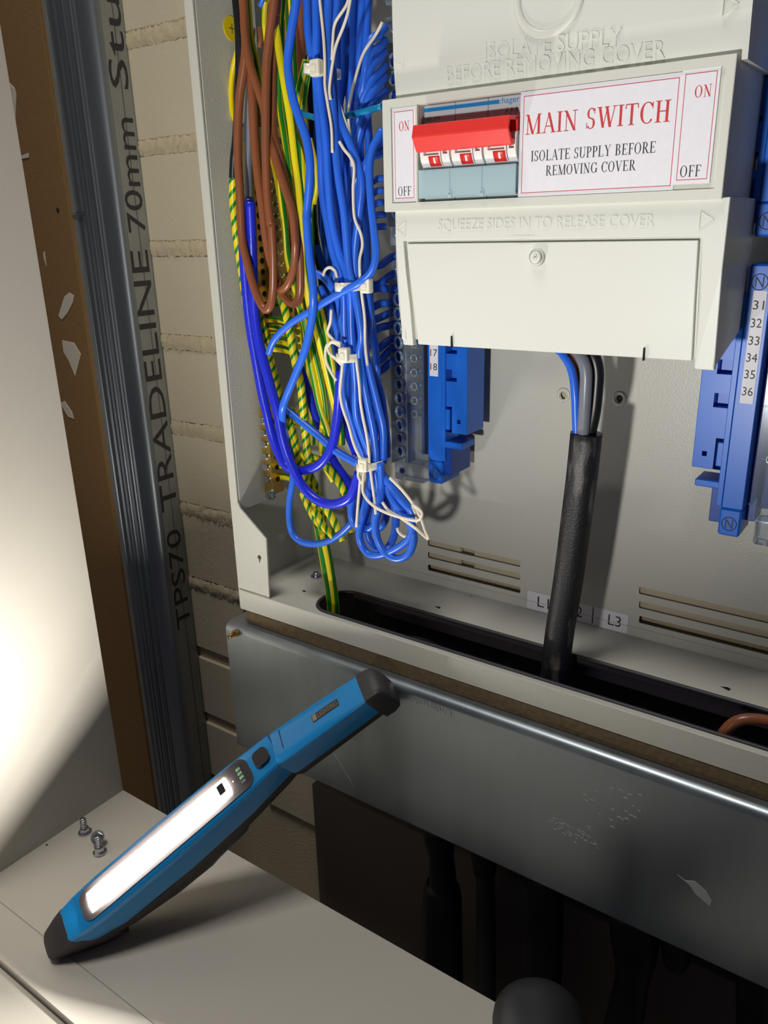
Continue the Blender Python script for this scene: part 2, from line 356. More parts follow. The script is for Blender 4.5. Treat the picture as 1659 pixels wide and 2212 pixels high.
def pxpath(pts, y):
    """(px, py[, y]) list -> 3-D points in mm at the real depth behind the front plane"""
    out = []; ys = [p[2] if len(p) > 2 else None for p in pts]
    known = [i for i, v_ in enumerate(ys) if v_ is not None]
    for i in range(len(ys)):
        if ys[i] is None:
            a = [k for k in known if k < i]; b = [k for k in known if k > i]
            if a and b: ys[i] = ys_k(pts, a[-1], b[0], i)
            elif a: ys[i] = pts[a[-1]][2]
            elif b: ys[i] = pts[b[0]][2]
            else: ys[i] = y
    return [onY(p[0], p[1], yy) for p, yy in zip(pts, ys)]
def ys_k(pts, a, b, i): return pts[a][2]+(pts[b][2]-pts[a][2])*(i-a)/(b-a)
def wire(label, material, pts, y=5., rpx=8.5, twist=0., phase=0., group=None, name='wire', flat=1., parent=None, cat='wire'):
    P = pxpath(pts, y); r = rpx*depth(P[len(P)//2])/FPX
    bm = NB(); tube(bm, smooth_path(P), r, 10, twist, phase, flat)
    o = obj(name, bm, material, parent)
    if parent is None: tag(o, label, cat, group)
    return o
exec_parts = []

# ================================================================== STRUCTURE
# brick wall behind everything, each brick its own part, thick proud mortar beds
YW = 88.0
bm = NB(); box(bm, -1000, 330, YW+3, YW+60, -640, 420)
wall = tag(obj('wall_back', bm, 'mortar'), kind='structure')
def lump(x0, x1, z0, z1, y0, amp, res, seed):
    bm = NB(); nx = max(2, int((x1-x0)/res)); nz = max(2, int((z1-z0)/res)); rnd = random.Random(seed)
    g = [[bm.verts.new((x0+(x1-x0)*i/nx, y0-rnd.random()*amp-amp*.8*math.sin(math.pi*k/nz), z0+(z1-z0)*k/nz+(rnd.random()-.5)*res*.5*(1 if 0 < k < nz else 2))) for k in range(nz+1)] for i in range(nx+1)]
    for i in range(nx):
        for k in range(nz): f = bm.faces.new((g[i][k], g[i+1][k], g[i+1][k+1], g[i][k+1])); f.smooth = True
    return bm
beds = [138+74.5*k for k in range(-9, 4)]
for bi, zb in enumerate(beds):
    z0, z1 = zb+5.5, zb+74.5-5.5
    if zb > 330: continue
    off = {0: -587, 1: -475}[(bi+1) % 2]
    for k in range(-2, 5):
        x0 = off+225*k; x1 = x0+215
        if x1 < -990 or x0 > 320: continue
        b = NB(); j = random.random()*1.2
        box(b, x0, x1, YW-j, YW+3.5, z0, z1, 1.2); obj('brick', b, 'brick', wall)
    near = -600 < -560
    if -330 < zb < 260:
        o = obj('mortar_bed', lump(-640, -385, zb-6.5, zb+6.5, YW+.6, 1.8, 2.2, bi), 'mortar', wall)
        xj = off-5 if off > -560 else off+215+5
        xj = {0: -592+0, 1: -480}[(bi+1) % 2]
        obj('mortar_joint', lump(xj-6, xj+6, zb+5, zb+69, YW+.9, 1.6, 2.2, bi+50), 'mortar', wall)
# run of paint / smear on the brick in the third course
b = NB(); tube(b, smooth_path([onY(378, 352, YW-.5), onY(388, 350, YW-.7), onY(404, 362, YW-.7), onY(408, 420, YW-.6), onY(416, 470, YW-.5), onY(421, 505, YW-.5)]), .5, 6); obj('paint_drip', b, 'brick', wall)
b = NB(); tube(b, smooth_path([onY(384, 352, YW-.5), onY(379, 375, YW-.7), onY(386, 420, YW-.6), onY(391, 470, YW-.5), onY(395, 505, YW-.5)]), .45, 6); obj('paint_drip', b, 'brick', wall)

EX = onY(82, 0, 56).x
# left: plasterboard sheet with brown paper face and torn paint dabs
b = NB(); box(b, -900, EX, 56, 58.8, -640, 420, .3); pb = tag(obj('wall_left', b, 'paperboard'), kind='structure')
b = NB(); box(b, EX-.4, EX+.3, 56.2, 58.7, -640, 420); obj('cut_edge', b, 'board_core', pb)
def dab(pxs, y, parent, name='plaster_dab', mt='plaster', th=.6):
    P = [onY(x, z, y) for x, z in pxs]; b = NB(); prism(b, [(p.x, p.z) for p in P], y-th, y+.05, 'y', .12)
    return obj(name, b, mt, parent)
dab([(132, 665), (127, 682), (134, 690), (146, 676), (158, 652), (160, 638), (150, 632), (140, 640)], 56, pb)
dab([(10, 182), (20, 178), (32, 190), (36, 205), (33, 300), (26, 262), (18, 215)], 56, pb)
dab([(94, 545), (97, 543), (101, 575), (96, 560)], 56, pb)
dab([(135, 735), (160, 740), (175, 765), (163, 812), (150, 780), (138, 760)], 56, pb)
dab([(130, 870), (140, 866), (156, 890), (160, 905), (148, 900)], 56, pb)
dab([(42, 338), (63, 330), (63, 340), (50, 343)], 56, pb)
b = NB(); torus(b, onY(125, 454, 55.9), (0, 1, 0), 1.3, .5, 12, 6); cyl(b, onY(125, 454, 55.9), onY(125, 454, 56.2), 1.2); obj('screw_hole', b, 'black_hole', pb)

# galvanised stud: ribbed web facing front, printed flange facing right
st = thing('metal_stud', 'galvanised steel partition stud with black printed lettering, upright beside the brick wall', 'stud', (-586, 74, -640))
XS = -552.5
prof = [(-621, 59)]
def rib(x, d, w_): return [(x-w_, 59), (x-w_*.5, 59+d), (x+w_*.5, 59+d), (x+w_, 59)]
for x, d, w_ in ((-603.5, .9, 1.2), (-596, 1.6, 1.6), (-590.5, 1.6, 1.4), (-586, -1.0, 1.2), (-582, 1.8, 1.6), (-577, -1., 1.2), (-572.5, 1.4, 1.4)): prof += rib(x, d, w_)
prof += [(-562, 58.6), (-557, 59.2), (-554, 60.5), (-552.7, 62.5), (XS, 65), (XS, 88), (-553.1, 88), (-553.1, 66), (-555, 61.5), (-621, 61.5)]
b = NB(); prism(b, prof, -640, 420, 'z'); smooth_angle(obj('web', b, 'stud', st), 50)
b = NB(); box(b, -620.5, -605.5, 58.75, 59.2, -640, 420, .1); obj('knurled_strip', b, 'stud_knurl', st)
b = NB(); box(b, XS-.2, XS+.12, 66.5, 86, -640, 420, .05); obj('knurled_strip', b, 'stud_knurl', st)
b = NB(); tube(b, smooth_path([Vector((XS+.2, 77, z)) for z in (-640, -100, 420)]), .22, 6); obj('centre_groove', b, 'ink_black', st)
b = NB(); p = onY(147, 466, 58.6); q = onY(181, 466, 58.6); cyl(b, p, q, .9, n=10); obj('staple', b, 'zinc', st)
def stud_word(s, pa, pb_, y0, y1, bold=.0):
    za = onX(pa[0], pa[1], XS).z; zb = onX(pb_[0], pb_[1], XS).z
    t = put_text(s, (XS+.3, y1, za), (0, 0, zb-za), (0, y0-y1, 0), (1, 0, 0), .1)
    return obj('printed_text', t, 'ink_black', st)
stud_word('Stud', (265, 192), (250, -95), 67, 84)
stud_word('70mm', (300, 502), (275, 255), 67, 84)
stud_word('TRADELINE', (372, 1100), (315, 540), 66, 83)
stud_word('TPS70', (405, 1352), (385, 1140), 67, 83)

# ---------------------------------------------------------------- enclosure
XL, XR, ZF, YF, YB, ZT = -394.0, 58.0, -244.0, 2.0, 85.0, 300.0
en = thing('distribution_board_enclosure', 'pale grey steel distribution board enclosure standing open with wires inside', 'enclosure', (-168, 43, -258))
b = NB(); box(b, XL, XR, YB, YB+.9, ZF, ZT); bp_ = obj('back_panel', b, 'enclosure', en)
cut_list = []
for a in (1166, 1192, 1219):
    p = onY(924, a, YB); q = onY(1126, a, YB); c = NB(); prism(c, rrect(p.x, q.x, p.z-4.6, p.z, .9, 2), 80, 88.2); cut_list.append(c)
for a in (1267, 1298, 1330):
    p = onY(1381, a, YB); c = NB(); prism(c, rrect(p.x, p.x+76, p.z-4.8, p.z, .9, 2), 80, 88.2); cut_list.append(c)
def keyhole(px, py, y, s=1., dz=-1):
    p = onY(px, py, y); c = NB(); prism(c, [(p.x+2*s*math.cos(a), p.z+2*s*math.sin(a)) for a in [2*math.pi*i/16 for i in range(16)]], y-6, y+5)
    c2 = NB(); prism(c2, [(p.x-1.2*s, p.z), (p.x+1.2*s, p.z), (p.x+.5*s, p.z-4.6*s), (p.x-.5*s, p.z-4.6*s)], y-5.9, y+4.9); return [c, c2]
for k in ((1217, 853), (1338, 861)): cut_list += [keyhole(*k, YB)[0]]
for c in cut_list: cut(bp_, [c])
for k in ((1217, 853), (1338, 861)): cut(bp_, [keyhole(*k, YB)[1]])
for k in ((1217, 853), (1338, 861)):
    p = onY(*k, YB); b = NB(); torus(b, (p.x, YB, p.z), (0, 1, 0), 3.4, 1.0, 24, 8, .5); obj('pressed_rim', b, 'enclosure', en, True)
b = NB(); box(b, XL-1.5, XL, YF, YB+1.5, ZF-14, ZT); obj('side_panel', b, 'enclosure', en)
b = NB(); box(b, XR, XR+1.5, YF, YB+1.5, ZF-14, ZT); obj('side_panel', b, 'enclosure', en)
b = NB(); box(b, XL, XR, YF, YB, ZT, ZT+1.5); obj('top_panel', b, 'enclosure', en)
fl = [(XL, ZT), (XL, ZF), (-365.5, ZF), (-364, -198.6), (-386.5, -180.5), (-388.6, -176), (-388.6, ZT)]
b = NB(); prism(b, fl, YF, YF+1.2); f1 = obj('front_flange', b, 'enclosure', en)
for c in keyhole(560, 1204, YF, .9): cut(f1, [c])
b = NB(); prism(b, [(2*-168-x, z) for x, z in fl], YF, YF+1.2); obj('front_flange', b, 'enclosure', en)
b = NB(); prism(b, rrect(0, 0.01, 0, .01, .001, 1) if False else [(XL, ZF+.6), (XL, ZF-14.5), (XR, ZF-14.5), (XR, ZF+.6)], YF-1.3, YF, 'y', .25); obj('sill', b, 'enclosure', en)
b = NB(); box(b, -389.6, -388.4, 4, 53, -183, ZT, .2); obj('mounting_plate', b, 'enclosure', en)
b = NB(); box(b, XL, XR, YF-.1, YB, ZF-1.2, ZF); fp = obj('floor_panel', b, 'enclosure', en)
slot = rrect(-334, 30, 7, 42.5, 16, 8)
c = NB(); prism(c, slot, ZF-6, ZF+4, 'z'); cut(fp, [c])
# rubber edging round the gland slot
b = NB(); loop = [Vector((x, y, ZF)) for x, y in rrect(-334, 30, 7, 42.5, 16, 8)]
tube(b, loop+[loop[0]+Vector((0, .01, 0))], 1.3, 8); obj('edging_strip', b, 'grey_pipe', en)
b = NB(); box(b, -322, 20, 42.4, 44.2, ZF-11, ZF+.3, .3); obj('edging_strip', b, 'rubber', en)
for px, py, r in ((657, 1277, 1.6), (947, 1312, 1.8), (1570, 1487, 2.2), (1018, 1288, .7)):
    p = onZ(px, py, ZF); b = NB(); prism(b, [(p.x-r*1.6, p.y), (p.x, p.y+r*.7), (p.x+r, p.y+r*.2), (p.x+r*.7, p.y-r*.9)], ZF-.3, ZF+.05, 'z'); obj('punched_hole', b, 'black_hole', en)
p = onY(877, 1268, YB); b = NB(); cyl(b, (p.x, YB, p.z), (p.x, YB-2.2, p.z), 2.1, 1.5); obj('dimple', b, 'enclosure', en, True)
b = NB(); box(b, XL, XR, YB-.5, YB+.1, ZF+6, ZF+6.35); obj('fold_line', b, 'enclosure', en)
# pan-head screw on the enclosure floor
p = onZ(684, 1246, ZF); t_ = thing('floor_screw', 'zinc pan-head screw on the enclosure floor behind the earth wires', 'screw', (p.x, p.y, ZF))
b = NB(); cyl(b, p, p+Vector((0, 0, 1)), 4.6, 4.6); obj('flange', b, 'zinc', t_)
b = NB(); cyl(b, p+Vector((0, 0, 1)), p+Vector((0, 0, 3.6)), 3.2, 2.4); obj('head', b, 'zinc', t_, True)

# phase label strip stuck on the lower back panel
ls = thing('phase_label', 'white strip label lettered L1 L2 L3 behind the thick black cable', 'label', (-172, 84.9, -248))
b = NB(); prism(b, rrect(-207, -138.5, -249.5+6, -230.6, 1.3, 3), 84.75, 84.95); ls = obj('paper', b, 'paper', ls)
for s_, x0 in (('L1', -199.5), ('L2', -176.5), ('L3', -151)):
    obj('lettering', front_text(s_, x0, x0+8.2, -240.4, -233.2, 84.75, .05), 'ink_black', ls)
for x0 in (-184, -161.5):
    b = NB(); box(b, x0, x0+.7, 84.68, 84.76, -242.5, -231); obj('divider', b, 'ink_black', ls)

# timber packer and trunking
b = NB(); box(b, -389, XR, .9, 8, -268.4, -258.8, .3); tag(obj('timber_packer', b, 'rust'), 'dirty dark timber packing strip between enclosure and metal trunking', 'strip')
YT, Z1, Z0 = -8.0, -268.6, -373.5
tr = thing('steel_trunking', 'galvanised steel cable trunking with scratches, under the enclosure', 'trunking', (-170, 35, Z0))
def arc2(cy, cz, r, a0, a1, n=8): return [(cy+r*math.cos(math.radians(a0+(a1-a0)*i/n)), cz+r*math.sin(math.radians(a0+(a1-a0)*i/n))) for i in range(n+1)]
R_ = 5.5; outer = [(80, Z1)]+arc2(YT+R_, Z1-R_, R_, 90, 180)+arc2(YT+1.2, Z0+1.2, 1.2, 180, 270, 4)+[(8, Z0)]
inner = [(8, Z0+1.2)]+arc2(YT+1.9, Z0+1.9, .7, 270, 180, 4)+arc2(YT+R_, Z1-R_, R_-1.2, 180, 90)+[(80, Z1-1.2)]
b = NB(); prism(b, outer+inner, -402, 75, 'x'); lid = obj('lid', b, 'galv', tr)
c = NB(); prism(c, rrect(-336, 32, 8.5, 44, 16, 8), Z1-6, Z1+4, 'z'); cut(lid, [c]); smooth_angle(lid, 40)
b = NB(); box(b, -402, 75, 78.8, 80, Z0, Z1); obj('back', b, 'galv', tr)
b = NB(); box(b, -402, 75, 8, 80, Z0, Z0+1.2); obj('base', b, 'galv', tr)
b = NB(); box(b, -402.5, -401.4, YT+5, 80, Z0, Z1-1); obj('end_plate', b, 'galv', tr)
# mirrored stamping in the lid
t2 = put_text('Unitrunk', onY(975, 1535, YT-.05), (-28, 0, 0), (0, 0, -4.2), (0, -1, 0), .5); obj('stamped_text', t2, 'galv', tr)
# dents and white scratches on the lid
def scr(pxs, r=.22, mt='plaster'):
    b = NB(); tube(b, smooth_path([onY(x, z, YT-.02) for x, z in pxs], 3), r, 6); return obj('scratch', b, mt, tr)
def flake(pxs, mt='plaster'):
    P = [onY(x, z, YT) for x, z in pxs]; b = NB(); prism(b, [(p.x, p.z) for p in P], YT-.22, YT+.02); return obj('plaster_mark', b, mt, tr)
M['faint'] = mat('faint_plaster', srgb(172, 178, 176), .6)
flake([(1463, 1889), (1480, 1902), (1500, 1903), (1526, 1925), (1537, 1945), (1534, 1958), (1528, 1953), (1502, 1930), (1488, 1910)], 'faint')
for k in range(60):
    t0 = random.random(); x = 1195+85*t0+random.uniform(-14, 14); z = 1775+48*t0+random.uniform(-13, 13)
    scr([(x, z), (x+random.uniform(2, 8), z+random.uniform(-1, 7))], random.uniform(.1, .26), 'faint')
for k in range(26):
    x = random.uniform(1255, 1380); z = random.uniform(1700, 1800); s_ = random.uniform(1.5, 4)
    flake([(x, z), (x+s_*2, z+s_*.5), (x+s_*3, z+s_*1.4), (x+s_, z+s_)], 'faint')
scr([(640, 1415), (655, 1450), (668, 1478)], .12, 'faint'); scr([(700, 1486), (712, 1502)], .15, 'faint'); scr([(722, 1628), (745, 1665), (765, 1700)], .12, 'faint')
scr([(842, 1650), (850, 1668)], .15, 'faint'); scr([(952, 1668), (958, 1690)], .15, 'faint')
# lid fixing bolt
p = onY(512, 1366, YT); bl = thing('lid_bolt', 'small yellowed bolt through the top left corner of the trunking lid', 'bolt', p)
b = NB(); cyl(b, p, p+Vector((0, -2.5, 0)), 3., 3., 6); obj('nut', b, 'bronze', bl)
b = NB(); cyl(b, p+Vector((0, -2, 0)), p+Vector((-1, -8, -.6)), 1.6, 1.5, 12); obj('shank', b, 'bronze', bl, True)

# ---------------------------------------------------------------- cavity under the trunking: ledge + conduits
b = NB(); box(b, -392, 330, 62, 91, -640, -452, 1); tag(obj('trim_1', b, 'slab'), kind='structure')
b = NB(); box(b, -1000, 330, -150, 92, -660, -640); tag(obj('floor', b, 'slab'), kind='structure')
def cavity_pipe(lab, pxs, y, mt, ws):
    P = [onY(a, b_, y) for a, b_ in pxs]; path = smooth_path(P, 5); n = len(path)-1
    rad = [w_*depth(p)/FPX/2 for w_, p in zip(ws, P)]
    def tp(t): k = t*(len(rad)-1); i = min(int(k), len(rad)-2); return rad[i]+(rad[i+1]-rad[i])*(k-i)
    b = NB(); tube(b, path, 1.0, 14, taper=tp); return tag(obj('conduit', b, mt), lab, 'conduit', 'conduits below the trunking')
cavity_pipe('black flared cable sleeve below the trunking, the leftmost', [(945, 1770), (953, 1850), (957, 1905), (955, 1935), (955, 2100), (955, 2180)], 30, 'dark_pipe', [80, 55, 60, 84, 90, 90])
cavity_pipe('short black collar below the trunking, second from the left', [(1042, 1800), (1046, 1850), (1047, 1885), (1048, 1892)], 26, 'dark_pipe', [64, 56, 48, 20])
cavity_pipe('dark grey pipe hanging under the short black collar', [(1048, 1880), (1050, 2000), (1050, 2220)], 30, 'grey_pipe', [40, 42, 42])
cavity_pipe('straight black conduit below the middle of the trunking', [(1178, 1860), (1178, 2000), (1170, 2300)], 24, 'dark_pipe', [80, 76, 76])
cavity_pipe('wide black sleeve below the trunking, tapering down', [(1370, 1950), (1372, 2040), (1365, 2120), (1330, 2300)], 24, 'dark_pipe', [115, 100, 70, 90])
cavity_pipe('black collar bulging below the trunking beside the wide sleeve', [(1462, 1990), (1462, 2050), (1458, 2085), (1456, 2092)], 20, 'dark_pipe', [80, 66, 46, 20])
cavity_pipe('black conduit below the trunking, the rightmost', [(1630, 2060), (1632, 2120), (1632, 2300)], 22, 'dark_pipe', [100, 80, 80])

# ---------------------------------------------------------------- cupboard carcass in front
cp = thing('cupboard_carcass', 'open white cupboard carcass in the lower left, side panel and base board', 'cupboard', (-300, -120, -436))
b = NB(); box(b, -502, -486, -204, -57.5, -436, 300, .3); obj('side_panel', b, 'carcass', cp)
b = NB(); box(b, -486.2, 200, -177, -57.5, -436, -420, .3); obj('base_board', b, 'carcass', cp)
b = NB(); box(b, -486.2, 200, -203.5, -177.3, -436, -419.2, .7); obj('front_rail', b, 'carcass', cp)
b = NB(); box(b, -640, 200, -330, -204.2, -436, -423, .5); tag(obj('plinth_board', b, 'carcass'), 'lower white board in front of the cupboard, bottom left corner', 'board')
p = onX(50, 706, -486)
b = NB(); cyl(b, onZ(101, 1826, -420), onZ(101, 1826, -419.9), .9); obj('pin_hole', b, 'black_hole', cp)

# black rounded object at the bottom edge
p = onZ(1165, 2230, -400); ob = thing('black_tool_handle', 'black rounded rubber tool handle end poking in at the bottom edge', 'tool', p)
ax_ = (Vector(onZ(1165, 2212, -400))-Vector(onZ(1175, 2600, -400)))
path = [onZ(1190, 2900, -380), onZ(1180, 2600, -388), onZ(1172, 2420, -396), onZ(1166, 2300, -402)]
pp = smooth_path(path, 6); rr_ = 100*depth(path[-1])/FPX
def tp(t): return 1.0 if t < .72 else math.sqrt(max(.02, 1-((t-.72)/.29)**2))
pp = smooth_path([onZ(1195, 2900, -392), onZ(1185, 2600, -392), onZ(1175, 2400, -392), onZ(1168, 2300, -392), onZ(1163, 2230, -392), onZ(1160, 2180, -392), onZ(1159, 2152, -392)], 6)
b = NB(); tube(b, pp, rr_, 28, taper=tp); obj('grip', b, 'scuffed', ob)
b = NB(); tube(b, smooth_path([onZ(1085, 2235, -380), onZ(1130, 2196, -376), onZ(1190, 2192, -376), onZ(1245, 2222, -380)]), 1.2, 8); obj('moulded_ridge', b, 'scuffed', ob)

# ================================================================== COVER ASSEMBLY
cv = thing('board_cover', 'pale grey plastic board cover with embossed warnings over the switchgear', 'cover', (-169.5, 30, -62))
X0, X1 = -252.5, -86.5
def emb(s, pa, pb_, h, y, lean=0.):
    a = onY(*pa, y); c = onY(*pb_, y)
    return obj('embossed_text', put_text(s, a, (c.x-a.x, 0, c.z-a.z), (0, -lean, h), (0, -1, 0), .75), 'cover', cv)
# upper section, gently dished towards the frame
prof = [(55, 58.8), (5.6, 58.8), (4.8, 66), (3.6, 76), (3.2, 95), (3.4, 200), (55, 200)]
b = NB(); prism(b, prof, X0, X1, 'x'); up_ = obj('upper_section', b, 'cover', cv); up_.data.materials[0] = M['cover']
c = NB(); prism(c, [(52, 50), (6.5, 60.5), (5.2, 198), (52, 205)], X0+2, X1-2, 'x'); 
p = onY(1185, -12, 3.2); b = NB(); torus(b, (p.x, 3.4, p.z), (0, 1, 0), 15.0, 2.0, 40, 8, .6); obj('pressed_ring', b, 'cover', cv, True)
emb('ISOLATE SUPPLY', (1048, 128), (1342, 98), 6.6, 3.72, .2); emb('BEFORE REMOVING COVER', (966, 178), (1436, 126), 6.6, 4.8, .75)
def tri(px, py, sgn, y, s=3.6):
    p = onY(px, py, y); a = [Vector((p.x-sgn*s*.75, y-.15, p.z+s)), Vector((p.x-sgn*s*.75, y-.15, p.z-s)), Vector((p.x+sgn*s*.85, y-.15, p.z))]
    b = NB()
    for i in range(3): cyl(b, a[i], a[(i+1) % 3], .3, n=6)
    obj('direction_mark', b, 'cover', cv)
tri(863, 127, -1, 3.9); tri(1578, 10, 1, 3.3); 
# lower section: outer border with recessed hinged flap
zt, zb_, sl = 8.6, -61.5, .07
def yl(z): return 2.4+max(0, (-20-z))*.085
def slab(name, poly, dy, th, mt='cover', bev=.3):
    """front-facing plate that follows the slight backward curve of the lower cover"""
    t = bmesh.new(); n = 10; x = [p[0] for p in poly]; 
    b = NB(); prism(b, poly, 0, th, 'y', bev)
    bmesh.ops.subdivide_edges(b, edges=b.edges[:], cuts=1)
    for v in b.verts: v.co.y += yl(v.co.z)+dy
    return obj(name, b, mt, cv)
slab('lower_border', [(X0, zt), (X0, -20), (X0+.3, -40), (X0+1.6, zb_+.5), (-244.3, zb_+.5), (-244.9, -40), (-247.5, -6.5), (-96.2, -6.5), (-94.6, -60.5), (-94.4, zb_-1.2), (X1+.4, zb_-1.2), (X1, -20), (X1, zt)], 0, 3.2)
slab('hinged_flap', [(-245.8, -8), (-244.3, -24), (-242.8, -42), (-241.4, -60.3), (-96.1, -59.2), (-97.6, -8)], .5, 2.4)
slab('flap_backing', [(-249.5, -4), (-249.5, -58), (-90, -58), (-90, -4)], 3.0, 1.5, 'cover_frame', .1)
b = NB(); box(b, X0+1, X0+4, 5, 52, -58, 200, .4); obj('side_wall', b, 'cover', cv)
b = NB(); box(b, X1-5.2, X1-2.9, 7.6, 55, 8, 59.5); obj('side_wall', b, 'cover', cv)
b = NB(); prism(b, [(5.6, zt), (54, zt), (54, -45), (50, -50), (7.5, zb_-.5), (5.5, zb_)], X1-3, X1-.1, 'x'); obj('side_wall', b, 'cover', cv)
b = NB(); prism(b, rrect(0, 1, 0, 1, .1, 1) if False else [(-219.9, -61), (-219.3, -61), (-219.6, -53), (-220.1, -53)], 5.2, 5.5+.6); 
for x, s_ in ((-219.7, 0), (-117.4, 0)):
    b = NB(); box(b, x-.35, x+.35, 4.9, 6.5, -60.4, -54.6); obj('notch', b, 'black_hole', cv)
emb('SQUEEZE SIDES IN TO RELEASE COVER', (947, 502), (1412, 494), 6.0, 2.5)
tri(867, 495, -1, 2.5); tri(1526, 475, 1, 2.5)
p = onY(1159, 555, 2.6)
sc = thing('cover_screw', 'round pale plastic quarter-turn screw in the hinged flap', 'screw', (p.x, 2.4, p.z))
b = NB(); cyl(b, (p.x, 3.4, p.z), (p.x, 1.4, p.z), 4.3, 3.4, 32); cyl(b, (p.x, 1.4, p.z), (p.x, .9, p.z), 3.4, 2.0, 32); obj('head', b, 'cover', sc, True)
b = NB(); torus(b, (p.x, .9, p.z), (0, 1, 0), .9, .35, 14, 6); obj('socket', b, 'cover_frame', sc, True)
b = NB(); prism(b, [(p.x-.3, p.z), (p.x+.8, p.z+1.4), (p.x+.9, p.z)], .8, 1); obj('slot', b, 'ink_grey', sc)
p = onY(1130, 516, 2.6); b = NB(); prism(b, [(p.x+6*math.cos(math.radians(a)), p.z+1.5+1.6*math.sin(math.radians(a))) for a in range(180, 361, 15)], 2.2, 3); obj('finger_tab', b, 'cover', cv)

# ---------------------------------------------------------------- switch frame
fx0, fx1, fz0, fz1 = -257.6, -89.2, 7.9, 60.5
ix0, ix1, iz0, iz1 = -252.4, -92.6, 12.0, 56.6
b = NB(); box(b, fx0, fx1, 0, 7.5, fz0, fz1, .45, 2); f_ = obj('switch_frame', b, 'cover_frame', cv); fr = f_
c = NB(); box(c, ix0, ix1, -3, 1.2, iz0, iz1); cut(f_, [c])
c = NB(); box(c, -236.8, -181.0, -3, 20, iz0+.15, iz1-.15); cut(f_, [c])
b = NB(); box(b, fx0+3, fx1-3, 7.4, 10, fz0+1, fz1-1); g_ = obj('seating_lip', b, 'cover_frame', fr)
c = NB(); box(c, -236.8, -181.0, -3, 20, iz0+.1, iz1-.1); cut(g_, [c])
b = NB(); box(b, -237.8, -236.6, -.1, 2, iz0, iz1, .2); obj('divider', b, 'cover_frame', fr)
# labels
def onoff(x0, x1, z0, z1, y, lab, off):
    t = thing('switch_label', lab, 'label', ((x0+x1)/2, y, z0))
    b = NB(); box(b, x0, x1, y, y+.35, z0, z1, .08); t = obj('paper', b, 'paper', t)
    w_ = (x1-x0)
    obj('border', outline(x0+1.2, x1-1.2, z0+1.6, z1-1.6, y-.03, .28), 'ink_red', t)
    xo = x0+off*w_
    obj('lettering', serif('ON', xo, xo+w_*.46, z1-10.6, z1-6.2, y-.04), 'ink_red', t)
    xo = x0+(.20 if off < .35 else .16)*w_
    obj('lettering', serif('OFF', xo, xo+w_*.58, z0+2.8, z0+7.2, y-.04), 'ink_black', t)
onoff(-252.0, -238.0, 12.6, 56.2, .75, 'narrow white label reading ON and OFF at the left end of the switch frame', .28)
onoff(-109.6, -94.8, 14.2, 57.0, .45, 'narrow white label reading ON and OFF at the right end of the switch frame', .36)
t = thing('main_switch_label', 'wide white label reading MAIN SWITCH with red border, right of the red handle', 'label', (-146, .6, 12))
b = NB(); box(b, -181.2, -109.4, .6, .95, 12.2, 56.4, .08); t = obj('paper', b, 'paper', t)
obj('border', outline(-179.6, -110.6, 13.8, 54.6, .57, .3), 'ink_red', t)
obj('lettering', serif('MAIN SWITCH', -178.6, -113.0, 38.6, 46.8, .56, .03), 'ink_red', t)
obj('lettering', serif('ISOLATE SUPPLY BEFORE', -175.2, -118.0, 27.2, 31.6, .56, .02), 'ink_black', t)
obj('lettering', serif('REMOVING COVER', -167.6, -126.0, 20.8, 25.0, .56, .02), 'ink_black', t)

# ---------------------------------------------------------------- main switch
sw = thing('main_switch', 'three-pole main isolator switch with red handle and clear terminal cover', 'switch', (-208, 20, 12))
mx = [-235.0, -217.2, -199.4, -181.6]
for i in range(3):
    b = NB(); box(b, mx[i]+.08, mx[i+1]-.08, 3.6, 40, 12.4, 56.2, .35); obj('module_body', b, 'switch_grey', sw)
    b = NB(); box(b, mx[i]+.15, mx[i+1]-.15, 1.6, 4, 27.0, 39.5, .3); obj('escutcheon', b, 'switch_grey', sw)
    x0, x1 = mx[i], mx[i+1]
    # toggle: curved white rocker with red zero mark
    pr = [(3.5, 41)]+[(-1.6+5*(1-math.cos(math.radians(a))), 35-7.4*math.sin(math.radians(a))) for a in range(-50, 76, 12)]+[(4.2, 27.6)]
    for (xa, xb) in ((x0+.7, x0+12.4), (x0+13.0, x1-.4)):
        b = NB(); prism(b, pr, xa, xb, 'x', .15); o = obj('toggle', b, 'white_plastic', sw)
        c = NB()
        if xb-xa > 8: box(c, xa+2.2, xb-.8, -4, 1.5, 33.2, 35.6)
        else: box(c, xa+.9, xb-.9, -4, 1.5, 33.4, 36.2)
        cut(o, [c]); smooth_angle(o, 30)
    pr2 = [(-1.75+5.0*(1-math.cos(math.radians(a))), 35-7.45*math.sin(math.radians(a))) for a in range(18, 72, 6)]
    pr2 = pr2+[(y+.4, z) for y, z in pr2[::-1]]
    b = NB(); prism(b, pr2, x0+5.6, x0+12.0, 'x'); o = obj('red_flag', b, 'ink_red', sw, True); o.data.materials[0] = M['red']; rf = o
    b = NB(); prism(b, [(y-.08, z) for y, z in pr2 if 29.2 < z < 32.0], x0+8.3, x0+9.3, 'x'); obj('zero_mark', b, 'white_plastic', rf)
b = NB(); hp = [(3, 47.4), (-7.2, 46.6), (-8.6, 41.2), (-4.6, 34.8), (-2.0, 34.6), (3, 37)]
prism(b, hp, -234.6, -182.4, 'x', .4); o = obj('handle_bar', b, 'red', sw)
c = NB(); prism(c, [(1, 45.4), (-7.0, 44.8), (-8.0, 41.4), (-4.8, 37), (1, 38)], -186, -180, 'x'); cut(o, [c])
b = NB(); box(b, -234.8, -193.5, 3.45, 3.62, 53.2, 54.8); obj('printed_stripe', b, 'ink_blue', sw)
obj('printed_text', front_text(':hager', -193.0, -183.2, 52.3, 55.6, 3.6, .1), 'ink_blue', sw)
